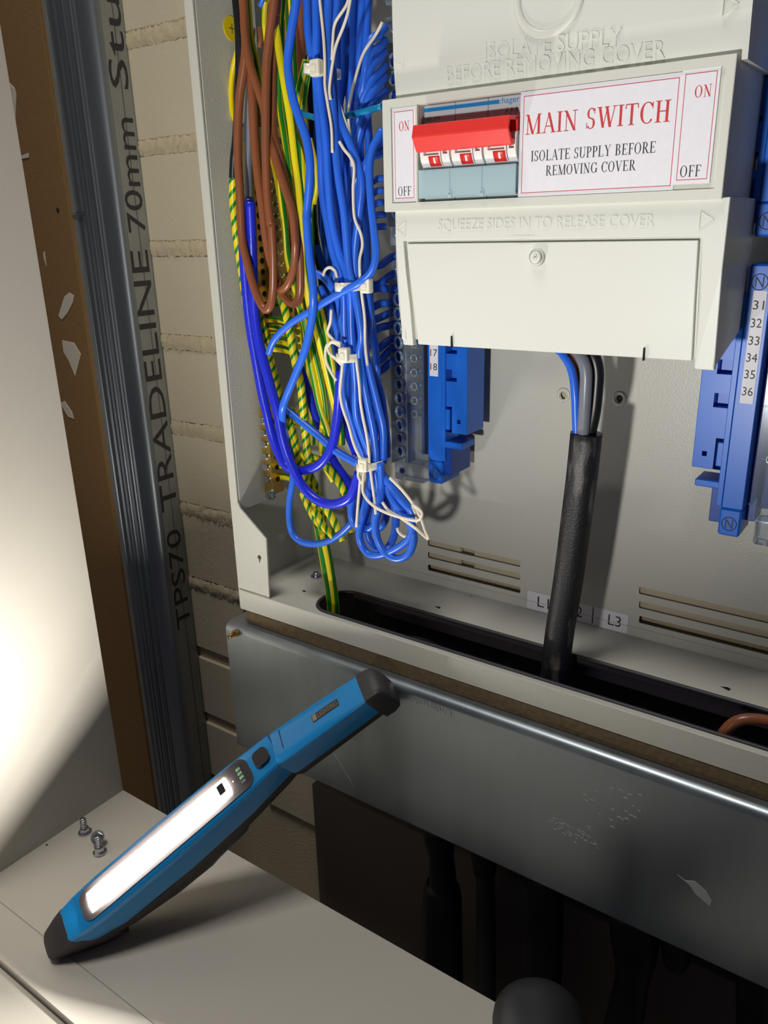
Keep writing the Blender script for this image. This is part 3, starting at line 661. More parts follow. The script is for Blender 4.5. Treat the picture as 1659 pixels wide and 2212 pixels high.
obj('printed_text', front_text('SBR399', -234.6, -225.6, 49.0, 50.9, 3.6, .1), 'ink_grey', sw)
obj('printed_text', front_text('125A', -234.6, -229.2, 46.0, 47.8, 3.6, .1), 'ink_grey', sw)
b = NB()
for k in range(3):
    x = -189.5+k*2.5; box(b, x-.1, x+.1, 3.5, 3.62, 49.8, 51.4); box(b, x-.1, x+.1, 3.5, 3.62, 46, 47.8)
    cyl(b, (x, 3.55, 47.8), (x-1.1, 3.55, 49.4), .1, n=6); torus(b, (x, 3.55, 49.7), (0, 1, 0), .35, .09, 10, 4); cyl(b, (x-.7, 3.55, 50.4), (x+.7, 3.55, 50.4), .09, n=6)
obj('circuit_symbol', b, 'ink_grey', sw)
for i in range(3):
    x0, x1 = mx[i]+(.0 if i else -.6), mx[i+1]-.1
    b = NB(); box(b, x0, x1, -1.2, -.5, 14.2, 26.4, .25); o = obj('clear_cover', b, 'clear_blue', sw)
    b = NB(); box(b, x0, x1, -1.2, 4, 26.0, 26.8, .1); box(b, x0, x1, -1.2, 4, 13.6, 14.4, .1); obj('cover_rim', b, 'clear_blue', sw)
for x in (mx[1], mx[2]):
    b = NB(); torus(b, (x, -1.3, 15.4), (0, 1, 0), .9, .35, 12, 6); box(b, x-1.2, x+1.2, -1.7, -.6, 13.4, 15, .2); obj('cover_hinge', b, 'clear_blue', sw)

# ================================================================== NEUTRAL BARS
MID = -169.0
CR = [(835, 30), (835, 535), (835, 562), (835, 1035)]
def neutral(side, ztop, zbot, lab, digits, ndig_top, visible_rings=True):
    """side -1 = left of the board, +1 = right. x offsets are distances from the board's centre line"""
    sx = side
    X = lambda d: MID+sx*d
    t = thing('neutral_bar', lab, 'terminal bar', (X(95), 62, zbot))
    def bx(name, d0, d1, y0, y1, z0, z1, mt, bev=.3):
        b = NB(); box(b, min(X(d0), X(d1)), max(X(d0), X(d1)), y0, y1, z0, z1, bev); return obj(name, b, mt, t)
    h = zbot+3.5
    blk = bx('mounting_block', 66.8, 83.6, 51, 72.5, h+34, ztop-34, 'blue_bar')
    cs = []
    c = NB(); box(c, min(X(71.2), X(73.6)), max(X(71.2), X(73.6)), 45, 60, h+40.4, h+43); cs.append(c)
    z = h+66
    while z < ztop-44:
        c = NB(); box(c, min(X(74), X(81.5)), max(X(74), X(81.5)), 40, 58, z, z+7.2); cs.append(c); z += 16.6
    c = NB(); box(c, min(X(77.2), X(84)), max(X(77.2), X(84)), 40, 62, h+34.2, h+50.5); cs.append(c)
    cut(blk, cs)
    bx('latch', 78.4, 82.2, 50.2, 60, h+36, h+48.8, 'blue_bar', .5)
    bx('guide_rail', 81.2, 84.0, 49.6, 66, h+15.5, ztop-15.5, 'blue_bar', .3)
    bx('foot', 69.5, 84, 49.8, 66, h+24.4, h+28.4, 'blue_bar', .6)
    bx('foot_block', 78, 84, 51.5, 76, h+6, h+24.5, 'blue_dark')
    bx('label_channel', 84.0, 94.0, 50, 66, h+15, ztop-15, 'blue_bar', .3)
    for zz0, zz1 in ((h, h+14.8), (ztop-14.8-2, ztop-2)):
        tb = bx('end_tab', 83.4, 94.0, 49.8, 72, zz0, zz1, 'blue_bar', 1.0)
        b = NB(); torus(b, (X(88.6), 49.75, (zz0+zz1)/2-.6), (0, 1, 0), 3.6, .18, 28, 4); obj('ring_mark', b, 'ink_black', tb)
        obj('lettering', front_text('N', X(88.6)-1.9, X(88.6)+1.9, (zz0+zz1)/2-3.1, (zz0+zz1)/2+1.9, 49.8, .15), 'ink_black', tb)
    bx('bar_tray', 94.0, 98.5, 62, 76, h+6, ztop-6, 'blue_dark')
    bx('bar_tray_base', 98.5, 111, 69, 76, h+12, ztop-12, 'blue_dark')
    # paper number strip
    zs = (onY(940, 813, 50).z, onY(940, 600, 50).z) if side < 0 else (onY(1615, 872, 50).z, onY(1640, 628, 50).z)
    if digits:
        ns = bx('number_strip', 86.4, 92.4, 49.75, 50.1, zs[0], zs[1], 'paper', .05)
        for d, zc in digits: obj('lettering', front_text(d, X(89.4)-2.4, X(89.4)+2.4, zc-2.1, zc+2.1, 49.76, .06), 'ink_black', ns)
    # brass bar with terminal screws
    bx('brass_bar', 103, 110, 58, 66, h+48, ztop-14, 'brass', .4)
    h = zbot
    # clear cover: front sheet with a column of wire ports, side wall, end tabs
    bx('clear_cover', 97.2, 112, 50, 50.9, h+14, ztop-14, 'clear', .2)
    bx('clear_side', 97.0, 98.0, 50.5, 66, h+22, ztop-14, 'clear', .2)
    bx('clear_spine', 108.6, 109.3, 49.6, 58, h+14, ztop-14, 'clear', .15)
    bx('clear_outer_wall', 122.0, 123.0, 51, 68, h+12, ztop-12, 'clear', .3)
    for zz0, zz1, yy in ((h, h+13, 54), (ztop-13, ztop, 54)):
        o = bx('clear_end_tab', 100, 123.5, yy, yy+12, zz0, zz1, 'clear', 1.0)
        b = NB(); torus(b, (X(117), yy-.1, (zz0+zz1)/2), (0, 1, 0), 2.0, .5, 20, 6); obj('tab_eyelet', b, 'clear_rim', t, True)
        b = NB(); cyl(b, (X(117), yy-.05, (zz0+zz1)/2), (X(117), yy+1, (zz0+zz1)/2), 1.7); obj('tab_hole', b, 'blue_dark', t)
    z = h+20.5
    k = 0
    while z < ztop-18:
        b = NB(); torus(b, (X(116.2), 51.5, z), (-sx*.35, 1, 0), 3.5, .75, 22, 6, 1.6); obj('wire_port', b, 'clear_rim', t, True)
        b = NB(); cyl(b, (X(117), 54.5, z), (X(117), 55, z), 3.4, n=16); obj('port_bore', b, 'blue_dark' , t)
        if k % 1 == 0 and z > h+46:
            b = NB(); torus(b, (X(104), 50, z), (0, 1, 0), 2.2, .4, 16, 6, 1.3); obj('screw_port', b, 'clear_rim', t, True)
            b = NB(); cyl(b, (X(104), 56, z), (X(104), 58.2, z), 2.2, n=12); obj('terminal_screw', b, 'zinc', t, True)
        z += 8.75; k += 1
    for zz in (h+46, h+72, h+98):
        if zz < ztop-20: bx('clear_rib', 97.4, 110, 49.6, 52, zz, zz+.8, 'clear', .2)
    return t
zA = onY(835, 1036, 50).z; zB = onY(835, 560, 50).z; zC = onY(835, 536, 50).z; zD = onY(835, 32, 50).z
ld = [('17', onY(937, 762, 50).z), ('18', onY(937, 792, 50).z), ('16', onY(937, 732, 50).z), ('15', onY(937, 702, 50).z)]
rd = [(s_, onY(x, y, 50).z) for s_, x, y in (('31', 1642, 659), ('32', 1637, 698), ('33', 1632, 736), ('34', 1628, 773), ('35', 1625, 809), ('36', 1621, 846))]
neutral(-1, zB, zA, 'blue and clear neutral terminal bar left of the cable, numbered 17 and 18', ld, 0)
neutral(-1, zD, zC, 'clear-covered neutral terminal bar left of the red main switch', None, 0)
neutral(-1, zD+(zD-zC)+6, zD+6, 'clear end of a neutral terminal bar at the top edge beside the cover', None, 0)
neutral(1, zB, zA, 'blue neutral terminal bar on the right, numbered 31 to 36', rd, 0)
neutral(1, zD, zC, 'blue neutral terminal bar at the right edge beside the switch frame', None, 0)

# ================================================================== EARTH BAR (brass, left)
eb = thing('earth_bar', 'brass earth terminal bar with a row of zinc screws at the left side wall', 'terminal bar', (-380, 34, -181))
b = NB(); box(b, -385.5, -377.5, 26, 38, -176, 60, .3); obj('bar', b, 'brass', eb)
zs_ = [onY(570, y, 26).z for y in (872, 910, 935, 959, 985, 1008, 1033)]
zs_ += [zs_[0]+6.9*k+4 for k in range(1, 20)]
def screw_head(x, y, z, r, parent, hexh=False, name='terminal_screw'):
    b = NB(); cyl(b, (x, y, z), (x, y-1.6, z), r, r*.86, 18)
    if hexh: cyl(b, (x, y-1.2, z), (x, y-3.6, z), r*.82, r*.82, 6)
    yy = y-(3.7 if hexh else 1.7); o = obj(name, b, 'zinc', parent); smooth_angle(o, 30)
    b = NB(); box(b, x-r*.55, x+r*.55, yy, yy+.4, z-r*.12, z+r*.12); box(b, x-r*.12, x+r*.12, yy-.01, yy+.4, z-r*.55, z+r*.55); return o, b
for i, z in enumerate(zs_):
    o, cr_ = screw_head(-382.0, 26, z, 2.7, eb); obj('cross_slot', cr_, 'ink_grey', o)
    b = NB(); cyl(b, (-377.4, 32.0, z-2), (-378.5, 32.0, z-2), 1.9, n=14); cyl(b, (-383.5, 25.9, z-200), (-383.5, 26, z-200), .1, n=4); b.free()
    b = NB(); cyl(b, (-377.3, 32.0, z-1), (-378.5, 32.0, z-1), 1.9, n=14); obj('wire_hole', b, 'black_hole', eb)
p = onY(583, 1069, 24); o, cr_ = screw_head(p.x, 26, p.z, 4.0, eb, True, 'fixing_bolt'); obj('cross_slot', cr_, 'ink_grey', o)
# second, wider perforated earth bar seen behind the brown loops
b = NB(); box(b, -372, -360, 40, 50, -60, 60, .3); obj('inner_bar', b, 'brass', eb)
for k in range(16):
    z = -56+7.2*k; b = NB(); cyl(b, (-363, 39.9, z), (-363, 41, z), 2.1, n=14); obj('wire_hole', b, 'black_hole', eb)
    b = NB(); cyl(b, (-369, 40, z), (-369, 38.6, z), 1.9, 1.6, 14); obj('terminal_screw', b, 'zinc', eb)
# yellow earth disc
p = onX(500, 62, -388.2); ed = thing('earth_symbol_tag', 'round yellow earth symbol sticker behind the black cable at the left side wall', 'sticker', (p.x, p.y, p.z-8))
b = NB(); cyl(b, (p.x, p.y, p.z), (p.x+.4, p.y, p.z), 6.6, n=28); obj('disc', b, 'w_yellow', ed)
b = NB(); box(b, p.x+.4, p.x+.5, p.y-.2, p.y+.2, p.z-2.5, p.z+2.5); box(b, p.x+.4, p.x+.5, p.y-2.5, p.y+2.5, p.z-.2, p.z+.2); obj('symbol', b, 'ink_black', ed)

# ================================================================== THICK FOUR-CORE CABLE
tk = thing('thick_cable', 'thick dusty black cable rising from the floor slot with four coloured cores at its top', 'cable', (-160, 35, -300))
def core(name, mt, pts, rpx): return wire(None, mt, pts, 30, rpx, parent=tk, name=name)
core('outer_jacket', 'jacket', [(1185, 1560, 30), (1199, 1450, 30), (1210, 1360, 30), (1228, 1250, 30), (1244, 1130, 30), (1257, 1030, 30), (1267, 936, 30)], 33)
core('black_core', 'w_black', [(1268, 960, 32), (1282, 900, 31), (1288, 850, 31), (1290, 800, 31), (1280, 765, 31), (1262, 740, 33), (1215, 700, 36)], 15)
core('grey_core', 'w_grey', [(1258, 960, 28), (1262, 900, 26), (1265, 850, 25), (1266, 805, 25), (1258, 775, 26), (1238, 748, 30), (1180, 700, 34)], 14)
core('brown_core', 'w_brown', [(1252, 960, 33), (1252, 900, 34), (1250, 850, 34), (1244, 800, 34), (1232, 768, 34), (1210, 745, 36), (1160, 710, 36)], 13)
core('blue_core', 'w_blue', [(1246, 960, 27), (1244, 900, 27), (1242, 850, 27), (1236, 805, 28), (1222, 775, 29), (1198, 752, 31), (1130, 735, 33), (1040, 740, 34), (1000, 700, 34)], 9)
core('jacket_rim', 'w_black', [(1266.5, 944, 30), (1267, 936, 30)], 33.6)

# ================================================================== WIRES (each one an object)
BR, GY, BL, DB, WH = 'w_brown', 'w_gy', 'w_blue', 'w_deep', 'w_white'
W = wire
ORD = ['uppermost', 'second from the top', 'third from the top', 'fourth from the top', 'fifth from the top', 'sixth from the top', 'seventh from the top', 'eighth from the top', 'ninth from the top', 'tenth from the top']
# --- black sleeved cable and striped sleeve at the far left
W('black cable running down the left side wall of the enclosure', 'w_black', [(508, -40, 14), (510, 0), (516, 69), (517, 137), (514, 229), (510, 298), (505, 345), (503, 385, 14)], rpx=9)
W('striped green-yellow sleeved wire continuing below the black cable at the far left', GY, [(503, 380, 14), (503, 435), (509, 499), (512, 526), (521, 583), (529, 640), (535, 680), (545, 740, 20)], rpx=8, twist=.06)
W('plain yellow wire bulging out left behind the black cable', 'w_yellow', [(516, 100, 26), (503, 150), (499, 195), (501, 235), (508, 260, 26)], rpx=6)
# --- brown loops
W('brown wire making the long left loop that hangs lowest', BR, [(518, -40, 4), (525, 0), (530, 69), (529, 126, 5), (518, 206), (514, 275), (514, 344), (518, 412), (523, 514, 3), (534, 567), (546, 613), (560, 650), (574, 669, 1), (585, 655), (590, 617), (590, 549), (586.5, 491), (584, 481, 0), (577, 412), (574, 321), (574, 229), (576, 137), (583, 69), (592, 0), (596, -40)], rpx=9)
W('brown wire in the middle ending in the small rounded loop', BR, [(520, -40, 1), (526, 0), (529, 69), (539.5, 137, 1), (558, 195), (571.6, 240, 3), (584, 298, 4), (599, 355, 2), (617, 412), (631, 458), (636, 500), (638, 535, 1), (634, 578), (622, 613), (608, 626), (597, 616, 5), (590, 590, 9), (584, 540, 10)], rpx=9)
W('dull brown wire making the right-hand outer loop', BR, [(540, 130, 9), (545, 200, 7), (549, 290), (555, 360), (563, 420), (569, 469), (573, 503, 6), (581, 549), (594, 592), (608, 630, 6), (624, 652), (638, 655), (648, 636), (649.5, 594, 6), (647, 537), (640, 480), (622, 412, 6), (601, 332), (589, 275), (588, 183), (590, 114), (594, 46), (600, -20)], rpx=9.5)
W('short brown wire rising behind the loops at the upper left', BR, [(558, 275, 14), (552, 200), (548, 120), (536, 60), (530, -30)], rpx=7)
W('dark brown wire deep between yellow and blue bundles at the top', BR, [(652, -30, 36), (650, 40), (650, 120), (655, 200)], rpx=10)
W('brown wire end pointing down at the top edge', BR, [(600, -30, 6), (600, 10), (599, 34)], rpx=6)
W('lighter brown wire end hanging behind the loops near the top', BR, [(560, 60, 12), (563, 80), (560, 102)], rpx=5)
W('light blue wire end poking in at the top edge', BL, [(574, -30, 4), (567, 0), (561, 13)], rpx=5)
# --- grey/white sheathed wires between the brown ones
W('grey-white wire behind the brown loops, the left of two', 'w_grey', [(546, 60, 16), (538, 160), (534, 250), (530, 305)], rpx=6)
W('grey-white wire behind the brown loops ending at the blue sleeve', 'w_grey', [(545, 150, 15), (540, 220), (538, 300), (536, 380), (538, 430)], rpx=9)
# --- green yellow
gyd = [
 ('green-yellow wire beside the left brown loop at the top', [(533, -30, 10), (537, 0), (543, 80), (556, 137), (566, 183), (574, 220), (582, 270, 14)], 6, .001, .1),
 ('green-yellow wire dropping behind the middle brown wire', [(582, -30, 12), (574, 0), (571, 46), (575, 90), (584, 140, 16)], 6.5, .001, .25),
 ('green-yellow wire straight beside the dark blue wire at the top', [(616, -30, 14), (613, 0), (610, 60), (612, 114), (622, 170, 16)], 6, .0, .05),
 ('thick yellow-sided wire running long down the middle of the compartment', [(586, -30, 6), (590, 10), (594.5, 46), (604, 114), (615, 183), (627, 252), (638, 343), (647, 412), (653, 492), (655, 560, 8), (661, 606), (672, 670), (686, 720), (698, 770), (710, 820), (722, 870), (734, 920), (738, 960, 16)], 9, .0006, .3),
 ('green-yellow wire just left of the thick yellow-sided one', [(597, 110, 9), (601, 160), (604, 229), (615, 298), (627, 389), (638, 481), (642, 560), (645, 640), (659, 700), (670, 778), (679, 823), (691, 880), (708, 930), (718, 975, 18)], 7.5, .0008, .0),
 ('green-yellow wire emerging under the right brown loop', [(580, 300, 12), (590, 343), (604, 412), (615, 492), (620, 549), (636, 617), (652, 680), (672, 740), (688, 800), (700, 860), (706, 930), (700, 980, 20)], 7.5, .001, .4),
 ('green-yellow wire between the blue cross-over and the tied bundle', [(660, 560, 14), (676, 620), (691, 663), (704, 720), (716, 778), (725, 830), (731, 890), (738, 950, 16)], 7, .0006, .15),
 ('green-yellow wire low in the compartment, right of the striped sleeves', [(664, 760, 16), (676, 800), (690, 850), (698, 900), (694, 950), (700, 1000), (720, 1040, 22)], 6.5, .001, .35),
 ('thin green-yellow wire close behind the big blue curve', [(640, 380, 12), (655, 440), (664, 520), (672, 600), (680, 650, 14)], 6, .001, .2),
 ('green-yellow wire half hidden at the bend of the pale blue wire', [(668, 300, 18), (680, 350), (684, 400), (678, 440, 20)], 6.5, .002, .2),
 ('dark green-yellow wire in the shade left of the first cable tie', [(662, 130, 30), (650, 180), (640, 230), (636, 290, 30)], 8, .001, .6),
 ('second shaded green-yellow wire left of the first cable tie', [(672, 120, 34), (660, 190), (652, 250, 34)], 7, .001, .5),
 ('green-yellow wire curving beside the dark gap at mid height', [(645, 290, 18), (658, 320), (668, 365), (676, 410), (670, 470, 20)], 6, .002, .3),
]
for lab, pts, r, tw, ph in gyd: W(lab, GY, pts, rpx=r, twist=tw*1., phase=ph)
hel = [
 ('striped sleeve wire passing under the small brown loop', [(598, 600, 14), (604, 629), (617, 675), (627, 720), (637, 778), (648, 823), (654, 870), (658, 920), (662, 960), (668, 1002, 14)], 9, .075, 0),
 ('striped sleeve wire beside the deep blue taped pair', [(552, 640, 14), (560, 680), (570, 715), (579, 755), (590, 800), (602, 846), (617, 890), (630, 930), (640, 970), (648, 1005), (662, 1040), (678, 1080), (694, 1120), (703, 1145, 16)], 8.5, .08, .3),
 ('striped sleeve wire arching right above the lower blue loop', [(648, 985, 18), (679, 990), (706, 1008), (728, 1034), (744, 1062), (756, 1087), (760, 1100, 16)], 9, .075, .1),
 ('striped sleeve wire with an open yellow end near the bottom', [(640, 1020, 16), (660, 1040), (682, 1070), (703, 1097), (721, 1126), (732, 1148), (741, 1168, 14)], 8.5, .07, .4),
 ('striped sleeve wire twisted to the right behind the tied tails', [(652, 1060, 20), (668, 1098), (686, 1128), (708, 1145), (735, 1148), (762, 1142, 22)], 8, .07, .2),
 ('striped sleeve wire crossing behind the two taped loops', [(655, 1000, 22), (672, 1030), (686, 1062), (696, 1100), (700, 1140, 22)], 8, .07, .7),
 ('two short striped sleeve turns at the bottom of the earth wires', [(676, 1100, 12), (690, 1120), (700, 1138), (722, 1160, 12)], 8, .08, .7),
]
for lab, pts, r, tw, ph in hel: W(lab, GY, pts, rpx=r, twist=tw, phase=ph)
W('green-yellow earth wire going down into the floor slot, left of the pair', GY, [(684, 1120, 26), (692, 1165), (702, 1225), (713, 1290), (716, 1330), (716, 1400, 26)], rpx=9, twist=.0, phase=.1)
W('green-yellow earth wire going down into the floor slot, right of the pair', GY, [(690, 1120, 22), (702, 1172), (713, 1225), (723, 1290), (725, 1330), (724, 1400, 24)], rpx=8.5, twist=.002, phase=.35)
for k, (x, y) in enumerate([(584, 690), (586, 706), (588, 722), (588, 738), (590, 754), (602, 882), (604, 910), (604, 940), (606, 1008), (606, 1030)]):
    dx = 44 if k < 5 else 40
    if k >= 8: dx = 34
    W('short green-yellow wire entering the brass earth bar, '+ORD[k], GY, [(x, y, 36), (x+dx*.5, y+2, 36), (x+dx, y+8, 34)], rpx=6.5, twist=.004, phase=.1*k, group='earth wires entering the brass bar')
rnd = random.Random(3)
for k in range(12):
    y = 395+24*k
    W('shaded yellow-green wire deep behind the brown loops' if k > 9 else 'shaded yellow-green wire behind the brown loops, '+ORD[k], GY, [(576+rnd.uniform(-3, 3), y, 42), (610, y+rnd.uniform(-8, 14), 46), (648, y+rnd.uniform(5, 34), 50)], rpx=5.5, twist=.003, phase=rnd.random(), group='shaded earth wires behind the brown loops')
for k in range(4):
    x = 600+14*k
    W('shaded green-yellow wire running down behind the front earth wires', GY, [(x, -20, 48), (x+14, 200), (x+24+rnd.uniform(-8, 8), 420), (x+34, 600), (x+54, 800), (x+62, 960, 48)], rpx=7, twist=.002, phase=rnd.random(), group='shaded long earth wires')
# --- deep blue taped pair
W('deep blue taped wire on the far left, turning up into the inner hook', DB, [(528, 440, 11), (526, 500), (527, 560), (533, 640), (541, 710), (553, 780), (566, 850), (576, 893), (589, 946, 10), (605, 986), (621, 1009), (647, 1017, 9), (679, 1010), (702, 991), (719, 957), (729, 900), (733, 850), (736, 800, 12)], rpx=10)
W('deep blue taped wire sweeping into the wide lower loop', DB, [(540, 436, 8), (543, 500), (546, 580, 9), (549, 660), (556, 720), (569, 777), (583, 830), (598, 885), (610, 946, 3), (623, 988), (638, 1022), (655, 1052), (679, 1076), (706, 1088), (732, 1087), (755, 1075), (767, 1050), (776, 1022, 4)], rpx=10.5)
W('deep blue taped wire slanting down behind the striped sleeve', DB, [(636, 760, 26), (655, 815), (670, 860), (680, 893), (698, 941), (718, 990), (737, 1020), (755, 1045), (768, 1066, 20)], rpx=9.5)
W('short deep blue taped wire left of the lowest cable tie', DB, [(728, 880, 22), (746, 925), (759, 957), (770, 985, 18)], rpx=8)
W('blue wire seen between the two deep blue taped wires', BL, [(556, 770, 16), (567, 800), (580, 836), (592, 880), (604, 930), (624, 985), (630, 1010, 14)], rpx=6)
W('deep blue sleeve end over the grey-white wire', DB, [(538, 430, 15), (540, 470), (543, 520, 14)], rpx=10)
# --- light blue free wires
W('bright blue wire curving the full height then into the big lower-left loop', BL, [(644, -40, -1), (640, 0), (629, 69), (622, 137), (631, 206), (645, 252), (661, 298), (669, 344), (669, 389), (663, 458, -4), (663, 480), (668, 549), (675, 606), (677, 652, -8), (672, 698), (659, 755), (637, 812), (618, 858), (610, 885, -2), (611, 910), (619, 941, 14), (630, 980), (633, 1031, 14), (626, 1079), (625, 1118), (631, 1150), (649, 1169), (679, 1175), (711, 1168), (738, 1151), (762, 1128, 12)], rpx=8.7)
W('bright blue wire crossing diagonally in front of the second tie with a cut end', BL, [(826, 280, 12), (805, 321), (798, 366), (801, 435, 0), (808, 500), (812, 550), (802, 587), (776, 611, -7), (743, 629), (700, 654), (675, 670, -3), (636, 693), (608, 716), (590, 738), (580, 764, 2)], rpx=8.3)
W('bright blue wire slanting right behind the hook to the lowest tie', BL, [(566, 790, 18), (578, 822), (600, 862, 14), (621, 885), (653, 912), (690, 943), (724, 973), (753, 991), (774, 1002, 10)], rpx=8.5)
W('pale cyan wire crossing level between the bundles', 'w_cyan', [(640, 236, 20), (650, 244), (681, 254), (708, 257), (732, 254), (778, 243), (826, 230, 20)], rpx=6.5)
# --- main tied bundle
bun = [
 ('blue wire at the left edge of the tied bundle', [(662, -40), (663, 0), (666, 69), (673, 114), (682, 160), (686, 229), (693, 321), (696, 412), (707, 481), (720, 549), (735, 590), (743, 640), (744, 709), (747, 743), (751, 770), (748, 823), (749, 869), (756, 900), (769, 941), (783, 978), (790, 1000)], 4),
 ('blue wire second from the left in the tied bundle', [(683, -40), (683, 0), (684, 69), (684, 137), (693, 206), (704, 298), (709, 389), (718, 481), (734, 549), (750, 595), (757, 640), (759, 709), (762, 760), (767, 823), (769, 893), (780, 933), (793, 970), (799, 1000)], 2),
 ('blue wire at the front middle of the tied bundle', [(709, -40), (709, 0), (707, 92), (711, 149), (719, 229), (725, 321), (732, 389), (743, 458), (749, 526), (754, 583), (768, 640), (776, 686), (781, 730), (776, 765), (785, 823), (796, 881), (806, 930), (812, 978), (812, 1000)], 1),
 ('blue wire crossing from the right into the tied bundle', [(730, -40), (727, 10), (721, 60), (717, 120), (722, 190), (734, 255), (755, 309), (773, 355), (781, 400), (776, 458), (767, 537), (768, 594), (774, 640), (779, 663), (786, 720), (790, 765), (803, 823), (817, 880), (828, 930), (828, 1000)], 5),
 ('blue wire inside the tied bundle showing below the first tie', [(700, -40), (699, 60), (700, 150), (706, 220), (716, 300), (723, 389), (735, 470), (745, 540), (764, 600), (768, 680), (771, 765), (760, 823), (762, 880), (778, 940), (800, 1000)], 12),
 ('blue wire on the right flank between second and third ties', [(752, 480), (764, 540), (785, 600), (797, 660), (796, 710), (790, 765), (820, 840), (830, 900), (836, 960), (833, 998)], 14),
 ('blue wire low on the right flank above the lowest tie', [(768, 765), (780, 800), (806, 850), (822, 905), (826, 950), (822, 1000)], 8),
 ('blue wire bulging left between third and fourth ties', [(748, 765), (742, 800), (742, 840), (750, 880), (764, 930), (788, 985), (795, 1000)], 10),
 ('blue wire emerging from the dark left of the second tie', [(682, 590), (700, 600), (720, 625), (732, 650), (738, 690), (745, 730), (752, 765)], 12),
 ('shaded blue wire below the one left of the second tie', [(690, 620), (710, 660), (724, 700), (735, 740), (744, 765)], 20),
]
for lab, pts, y in bun: W(lab, BL, [(p[0], p[1]) for p in pts[:-1]]+[pts[-1]], y=y, rpx=8.6)
for k in range(7):
    x = 716+13*k+rnd.uniform(-3, 3)
    W('shaded blue wire running down at the back of the wire compartment', BL, [(x, -30, 40+rnd.uniform(-8, 8)), (x-4+rnd.uniform(-14, 8), 160), (x-6+rnd.uniform(-16, 16), 330), (x+4+rnd.uniform(-16, 16), 500), (x+8+rnd.uniform(-12, 12), 660), (x+10+rnd.uniform(-12, 8), 800), (x*.6+330+rnd.uniform(-8, 8), 960, 34)], rpx=8.4, group='shaded blue wires at the back')
for k in range(4):
    x = 668+12*k
    W('shaded wire deep in the dark gap left of the tied bundle', 'w_black' if k % 3 == 0 else BL, [(x, 120, 62), (x+6, 300, 64), (x+rnd.uniform(-8, 22), 480), (x+30, 620), (x+40, 780, 62)], rpx=9, group='wires deep in the dark gap')
# wires leaving the ports of the clear covered bars
for k, (y0, dx, dy) in enumerate([(88, -34, 52), (112, -42, 60), (142, -46, 62), (166, -50, 66), (196, -44, 60), (60, -30, 48), (296, -40, 62), (318, -52, 40)]):
    W('blue wire curving out of the clear bar beside the switch, '+['third from the top', 'fourth from the top', 'fifth from the top', 'sixth from the top', 'seventh from the top', 'uppermost', 'lowest but one', 'lowest'][k], BL, [(832, y0, 46), (820, y0+14, 40), (800, y0+dy*.6, 34), (820+dx, y0+dy+36, 32), (812+dx, y0+dy+120, 34), (800+dx*.8, y0+dy+260, 36)], rpx=9, group='blue wires leaving the bar beside the switch')
for k in range(9):
    y0 = 560+28*k+rnd.uniform(-9, 9); 
    W('blue wire running level into the lower clear bar, '+ORD[k], BL, [(866, y0, 58), (845, y0+rnd.uniform(0, 8), 56), (818, y0+rnd.uniform(2, 34), 50), (786, y0+rnd.uniform(14, 60), 46), (765, y0+80, 44)], rpx=8.3, group='blue wires entering the lower bar')
for k in range(5):
    y0 = 385+26*k
    W('blue wire stub beside the lower cover edge, '+ORD[k], BL, [(834, y0, 54), (812, y0+3, 50), (790, y0+26, 46), (780, y0+80, 44)], rpx=7, group='blue stubs beside the lower cover edge')
# --- loops below the lowest tie
lp = [
 ('small blue loop at the left of the tail below the lowest tie', [(786, 1000, 8), (775, 1024), (766, 1055), (759, 1092), (761, 1122), (775, 1140), (796, 1142), (811, 1128), (819, 1092), (816, 1052), (808, 1005, 8)], 8.4),
 ('blue loop hanging lowest on the left of the tail', [(801, 1000, 4), (798, 1052), (789, 1092), (777, 1140), (779, 1172), (797, 1197), (825, 1198), (858, 1184), (884, 1163), (893, 1135, 2), (888, 1105), (872, 1085), (838, 1043), (814, 1005, 2)], 8.6),
 ('blue loop hanging lowest on the right of the tail', [(822, 1000, 0), (824, 1050), (819, 1085), (811, 1125), (815, 1164), (831, 1193), (857, 1207), (882, 1197), (894, 1166), (886, 1132), (866, 1103), (846, 1075), (832, 1045), (820, 1005, 4)], 8.6),
 ('blue inner loop of the tail, seen through the right-hand loop', [(812, 1000, 12), (830, 1040), (848, 1078), (855, 1118), (851, 1158), (836, 1184), (815, 1186), (797, 1165), (792, 1130), (800, 1080), (808, 1010, 12)], 8.4),
 ('short dark blue loop deep behind the tail', [(806, 1010, 24), (826, 1060), (836, 1100), (826, 1135), (800, 1145), (780, 1120), (776, 1060), (790, 1010, 24)], 8.4),
]
for lab, pts, r in lp: W(lab, BL, pts, rpx=r)
